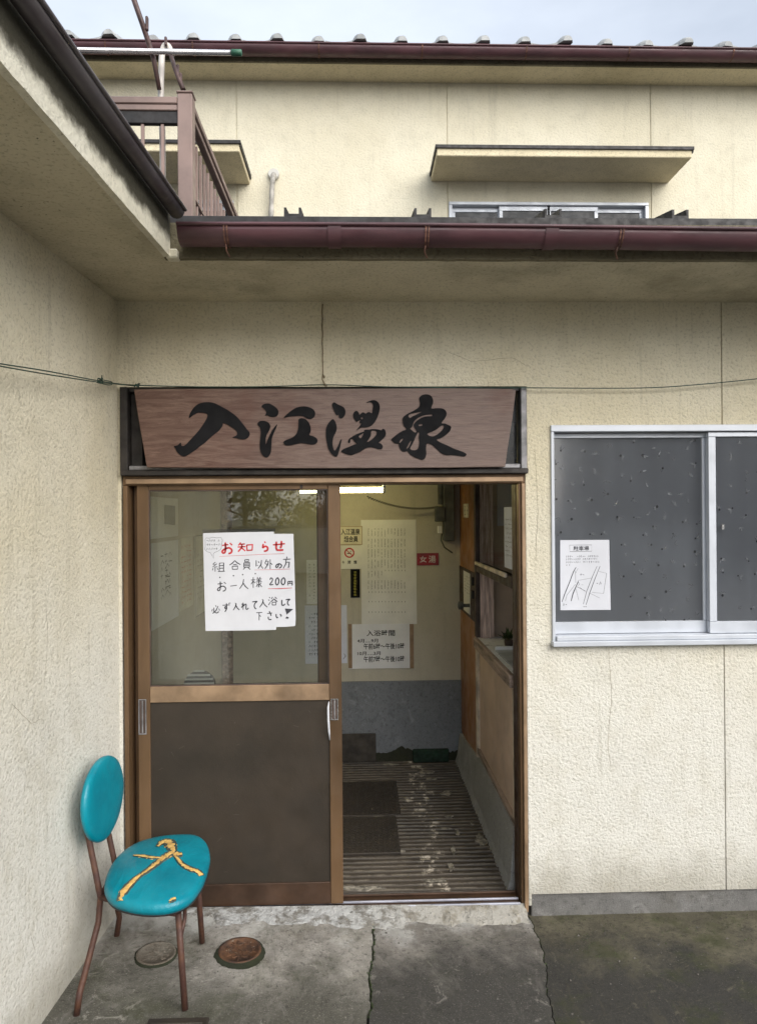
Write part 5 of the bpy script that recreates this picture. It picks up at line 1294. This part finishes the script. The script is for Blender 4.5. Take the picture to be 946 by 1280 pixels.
tear([(208, 1128), (214, 1124.8), (220, 1123.5)], [.004, .010, .006], 6)
# backrest: a padded egg leaning back on two bent tubes
def bk(px, py, x): return SX(px, py, x)
bc = Vector((.047, -.335, .648)); bu = Vector((-.03, .20, 1)).normalized(); bn0 = Vector((1, -.02, .10)); bn = (bn0-bu*bn0.dot(bu)).normalized(); bv = bn.cross(bu).normalized()
if bv.y < 0: bv = -bv
b = MB(); rings = []; n = 40
def egg(t, s): 
    c_, s_ = math.cos(t), math.sin(t); e = 1.0
    return bv*(.184*s*math.copysign(abs(c_)**e, c_)*(1+.05*s_)) + bu*(.150*s*math.copysign(abs(s_)**e, s_))
for s, h in ((.6, -.014), (.92, -.013), (.985, -.006), (1.0, .002), (.985, .010), (.93, .015), (.8, .019), (.6, .022), (.35, .023), (.12, .0235)):
    rings.append([b.bm.verts.new(bc+egg(2*math.pi*k/n, s)+bn*(h-.018*(s**2)*0)) for k in range(n)])
for p, q in zip(rings, rings[1:]):
    for k in range(n):
        f = b.bm.faces.new((p[k], p[(k+1) % n], q[(k+1) % n], q[k])); f.smooth = True
b.bm.faces.new(rings[0][::-1]); f = b.bm.faces.new(rings[-1]); f.smooth = True
b.build('backrest', M['teal'], ch)
g_ = lambda px, py: SZ(px, py, GZ(.2)+.002)
def legp(name, pts, r=.0108): return MB().tube(pts, r, 10).build(name, M['chairmetal'], ch)
nb, nf_, ff, fb = g_(96, 1270), g_(231.5, 1262), g_(253, 1178), g_(146, 1171)
ks1 = SX(126, 1121, .083); ks2 = Vector((.075, fb.y-.09, ks1.z))
e1, e2 = bc-bv*.085-bu*.100-bn*.018, bc+bv*.085-bu*.100-bn*.018
legp('rear_leg', [nb, Vector((nb.x+.012, nb.y-.004, .12)), Vector((ks1.x-.008, ks1.y, ks1.z-.09)), ks1, ks1.lerp(e1, .25), ks1.lerp(e1, .75), e1, e1+bu*.03])
legp('rear_leg', [fb, Vector((fb.x+.012, fb.y, .12)), Vector((ks2.x-.008, ks2.y, ks2.z-.09)), ks2, ks2.lerp(e2, .25), ks2.lerp(e2, .75), e2, e2+bu*.03])
ft1 = Vector((nf_.x-.028, nf_.y+.03, zrim-.062)); ft2 = Vector((ff.x-.015, ff.y-.02, zrim-.062))
legp('front_leg', [nf_, nf_.lerp(ft1, .5), ft1]); legp('front_leg', [ff, ff.lerp(ft2, .5), ft2])
zf = zrim-.062
legp('seat_frame', [ks1, ks1.lerp(ft1, .5)+Vector((0, -.0, -.012)), ft1+Vector((0, 0, -.003))], .0105); legp('seat_frame', [ks2, ft2+Vector((0, 0, -.003))], .0105)
legp('seat_frame', [ft1, (ft1+ft2)/2, ft2], .0105); legp('seat_frame', [ks1, (ks1+ks2)/2, ks2], .0105)
legp('brace', [nf_.lerp(ft1, .72), nf_.lerp(ft1, .86)+Vector((.008, .045, 0)), ft1.lerp(ft2, .33)], .007)
legp('brace', [ff.lerp(ft2, .75), ft2.lerp(ft1, .25)], .007)

# ================================================================== COVERS IN THE APRON
def cover(px, py, rpx, mat, label, seed, name='drain_cover'):
    p = SZ(px, py, 0); p = SZ(px, py, GZ(p.x)); R_ = rpx*(p.y-CAM.y)/F; r = random.Random(seed); z = GZ(p.x)
    t = thing(name, label, 'drain cover', (p.x, p.y, z), 'round covers in the pale concrete')
    tilt = Matrix.Translation((p.x, p.y, z)) @ Matrix.Rotation(math.atan(.044), 4, 'Y')
    b = MB(); b.lathe([(R_*1.0, -.02), (R_*1.0, .006), (R_*.985, .009), (R_*.86, .009), (R_*.84, .006), (R_*.3, .0055), (.002, .0055)], (0, 0, 0), 32)
    for k in range(60):
        a, q = r.uniform(0, 6.28), R_*math.sqrt(r.uniform(0, .6)); l = r.uniform(.006, .015)
        b.box(-l*.7, l*.7, -.0022, .0022, .0, .0032, .001, Matrix.Translation((q*math.cos(a)*.9, q*math.sin(a)*.9, .0052)) @ Matrix.Rotation(r.choice((.6, -.6, 1.57, a)), 4, 'Z'))
    for v in b.bm.verts: v.co = tilt @ v.co
    b.build('lid', mat, t)
    b = MB(); n = 96; v = 0; inn = []; ou = []
    for k in range(n):
        a = 2*math.pi*k/n; v = v*.8+r.uniform(-.014, .014); e = (.05 if seed == 5 else .012)+(.20 if seed == 5 else .0)*math.sin(a*.5+2.2)**4
        inn.append(b.bm.verts.new(tilt @ Vector((R_*1.005*math.cos(a), R_*1.005*math.sin(a), .0075)))); ou.append(b.bm.verts.new(tilt @ Vector((R_*(1.06+e+v*2)*math.cos(a), R_*(1.06+e+v*2)*math.sin(a), .0012))))
    for k in range(n): b.bm.faces.new((inn[k], inn[(k+1) % n], ou[(k+1) % n], ou[k]))
    b.build('dirt_ring', M['mould'], t)
cover(195.5, 1193.5, 24, M['crustcover'], 'round drain cover crusted with pale cement under the turquoise chair', 2)
cover(300, 1189.5, 26.5, M['iron'], 'rusty round iron drain cover ringed by moss right of the chair', 5)
p = SZ(222, 1277, .04); t = thing('drain_grate', 'dark rectangular drain grate at the bottom edge below the chair leg', 'drain grate', (p.x, p.y, GZ(p.x)))
bx('grate_frame', M['plate'], t, p.x-.10, p.x+.10, p.y-.17, p.y+.022, GZ(p.x)-.03, GZ(p.x)+.006, .003)
b = MB()
for k in range(7): b.box(p.x-.085, p.x+.085, p.y-.158+k*.024, p.y-.146+k*.024, GZ(p.x)+.0062, GZ(p.x)+.011, .002)
b.build('bar', M['plate'], t)
# tufts of moss along the cracks and cover
b = MB(); r = random.Random(19)
def tuft(x, y, k, h, sp):
    for i in range(k):
        a = r.uniform(0, 6.28); q = sp*math.sqrt(r.random()); bx_, by_ = x+q*math.cos(a), y+q*math.sin(a); z = GZ(bx_)-.003
        d = Vector((math.cos(a*3), math.sin(a*3), 0))*r.uniform(.0008, .002); u_ = Vector((r.uniform(-.5, .5), r.uniform(-.5, .5), 1))*h*r.uniform(.4, 1)
        c = Vector((bx_, by_, z)); b.bm.faces.new([b.bm.verts.new(q_) for q_ in (c-d, c+d, c+u_)])
for (x, y) in c1[:40:1]: tuft(x+.003, y, 9 if y < -.15 else 20, .007, .006)
for (x, y) in c2[:30]: tuft(x, y, 4, .005, .004)
pm = SZ(300, 1205, GZ(.5)); 
for i in range(40): tuft(pm.x+r.uniform(-.02, .10), pm.y+r.uniform(-.03, .06)*.6, 8, .007, .012)
for i in range(70): tuft(SZ(285, 1250, .03).x+r.uniform(-.03, .05), -.62+r.uniform(-.14, .25), 7, .006, .012)
for i in range(120): tuft(r.uniform(1.75, 2.8), -abs(r.gauss(.10, .16))-.01, 5, .006, .012)
o = b.build('moss', M['leafg']); o['kind'] = 'stuff'
b = MB(); r = random.Random(91)
for i in range(900):
    x, y = r.uniform(-.05, 2.9), -.02-abs(r.gauss(0, .42)); q = r.uniform(.0012, .0034) if r.random() < .93 else r.uniform(.004, .007); z = GZ(x)-.002
    P = [Vector((x+q*math.cos(t*2.09+i)*r.uniform(.7, 1.2), y+q*math.sin(t*2.09+i)*r.uniform(.7, 1.2), z)) for t in range(3)]; T = b.bm.verts.new((x, y, z+q*.9)); V = [b.bm.verts.new(p) for p in P]
    for k in range(3): b.bm.faces.new((V[k], V[(k+1) % 3], T))
o = b.build('grit', M['grit']); o['kind'] = 'stuff'

# ================================================================== WIRES
def wirepts(P, k=6, sag=0):
    a = smooth_loop([(p.x, p.y) for p in P], k, False); z = smooth_loop([(p.z, 0) for p in P], k, False); return [(x, y, q[0]) for (x, y), q in zip(a, z)]
WL = lambda px, py, v=.03: (lambda d: CAM+d*((LW(0, v)-CAM).dot(LN)/d.dot(LN)))(ray(px, py))
wr_ = thing('green_wire', 'thin dark green wire stretched along the wall above the sign board', 'wire', SY(405, 482, -.06))
Pm = [WL(-25, 450, .05), WL(0, 454.5, .05), WL(60, 464, .05), WL(118, 475, .05), SY(147, 479.5, -.05), SY(172, 481.5, -.06), SY(250, 483.5, -.05), SY(330, 483.3, -.05), SY(407, 481, -.05), SY(480, 483.5, -.05), SY(560, 484.5, -.04), SY(660, 484.8, -.03), SY(800, 485, -.03), SY(880, 480, -.03), SY(960, 472, -.03)]
MB().tube(wirepts(Pm), .0022, 6).build('strand', M['wire'], wr_)
P2 = [WL(-25, 452, .05), WL(0, 457.5, .05), WL(60, 468, .05), WL(122, 477.5, .05), SY(150, 480.5, -.055), SY(172, 482.5, -.06)]
MB().tube(wirepts(P2), .0022, 6).build('strand', M['wire'], wr_)
b = MB(); r = random.Random(3)
kc = WL(125, 476, .05)
b.tube([kc+Vector((r.uniform(-.012, .016), r.uniform(-.006, .006), r.uniform(-.012, .012))) for _ in range(14)], .0022, 5)
lpk = [WL(122, 476, .05), WL(130, 480, .06), WL(139, 481, .06), WL(140, 477.5, .05), WL(130, 475, .05)]; b.tube(wirepts(lpk), .002, 5)
b.tube([WL(127, 474, .05), WL(128, 469, .055)], .0018, 5)
kc = SY(171.5, 481.5, -.06); b.tube([kc+Vector((r.uniform(-.012, .012), r.uniform(-.004, .004), r.uniform(-.008, .008))) for _ in range(12)], .0026, 5)
b.build('knot', M['wire'], wr_)
st = thing('hanging_string', 'short brown string tied down to the wire above the sign board', 'string', SY(403.5, 382, -.02))
r = random.Random(15)
P = [SY(403+r.uniform(-.5, .5), 380+k*9.4, -.012-.034*(k/10)**2) for k in range(11)]+[SY(405, 478, -.05), SY(406.5, 483, -.05)]
MB().tube(wirepts(P, 3), .0022, 5).build('strand', M['string'], st)
b = MB(); kc = SY(404.5, 470, -.04); b.tube([kc+Vector((r.uniform(-.006, .006), r.uniform(-.004, .004), r.uniform(-.012, .012))) for _ in range(12)], .002, 5)
kc = SY(406.5, 481.5, -.05); b.tube([kc+Vector((r.uniform(-.008, .008), r.uniform(-.004, .004), r.uniform(-.006, .006))) for _ in range(10)], .002, 5); b.build('knot', M['string'], st)

# ================================================================== ACROSS THE YARD (what the glass mirrors)
yd = thing('yard_wall', 'low pale block wall across the yard behind the viewer', 'wall', (0, -19, -.1))
bx('wall_panel', M['wallwhite'], yd, -14, 12, -19.2, -19, -.12, 1.25, .01); bx('coping', M['plinth'], yd, -14, 12, -19.26, -18.94, 1.251, 1.32, .01)
dh = thing('added_reflection_house', 'dark boarded two storey house across the yard, mirrored in the window', 'house', (17, -22, -.1))  # unseen house, added to darken the right part of the window's reflection
bx('house_wall', M['darkboards'], dh, 10.6, 24, -30, -21, -.12, 6.0, .02)
MB().prism([(-31, 5.9), (-20, 5.9), (-25.5, 8.6)], lambda a, c, h: Vector((h, a, c)), 10, 24.6).build('house_roof', M['tile'], dh)
for k in range(3): bx('house_window', M['upperglass'], dh, 12+k*4, 13.7+k*4, -21.0, -20.95, 3.4, 4.7, .01)
def tree(x, y, h, rad, seed, label):
    r = random.Random(seed); t = thing('tree', label, 'tree', (x, y, -.12), 'trees across the yard')
    tk = MB(); tk.tube([(x, y, -.12), (x+.1, y, h*.3), (x+.05, y+.1, h*.75)], [.18, .13, .05], 8)
    for k in range(6):
        a = r.uniform(0, 6.28); tk.tube([(x+.08, y, h*r.uniform(.25, .5)), (x+math.cos(a)*rad*.7, y+math.sin(a)*rad*.7, h*r.uniform(.5, .8))], [.06, .02], 6)
    tk.build('trunk', M['bark'], t); b = MB()
    cl = [Vector((x+r.uniform(-1, 1)*rad*.75, y+r.uniform(-1, 1)*rad*.75, h*r.uniform(.38, .95))) for _ in range(16)]
    for c in cl:
        rr_ = rad*r.uniform(.3, .5)
        for k in range(90):
            d = Vector((r.gauss(0, 1), r.gauss(0, 1), r.gauss(0, .8))).normalized()*rr_*r.uniform(.5, 1); q = c+d; u = Vector((r.gauss(0, 1), r.gauss(0, 1), r.gauss(0, 1))).normalized()*.14; v = u.orthogonal().normalized()*.07
            b.bm.faces.new([b.bm.verts.new(e) for e in (q-u, q+v, q+u, q-v)])
    b.build('crown', M['foliage'], t)
tree(-11, -27, 4.2, 2.4, 1, 'broad tree at one end of the row across the yard'); tree(-7.3, -28, 3.5, 2.2, 2, 'lower rounded tree second in the row across the yard')
tree(-3.8, -27, 3.9, 2.3, 3, 'bushy tree in the middle of the row across the yard'); tree(-.2, -28, 3.2, 2.0, 4, 'shortest tree of the row across the yard'); tree(4, -27, 4.6, 2.6, 5, 'tallest tree at the far end of the row across the yard')

for o in list(COL.objects):
    if o.parent is not None and o.name.split('.')[0] in ('print', 'drawing', 'stripe', 'clip', 'bar', 'black_writing', 'red_writing', 'speech_bubble'): o['kind'] = 'stuff'
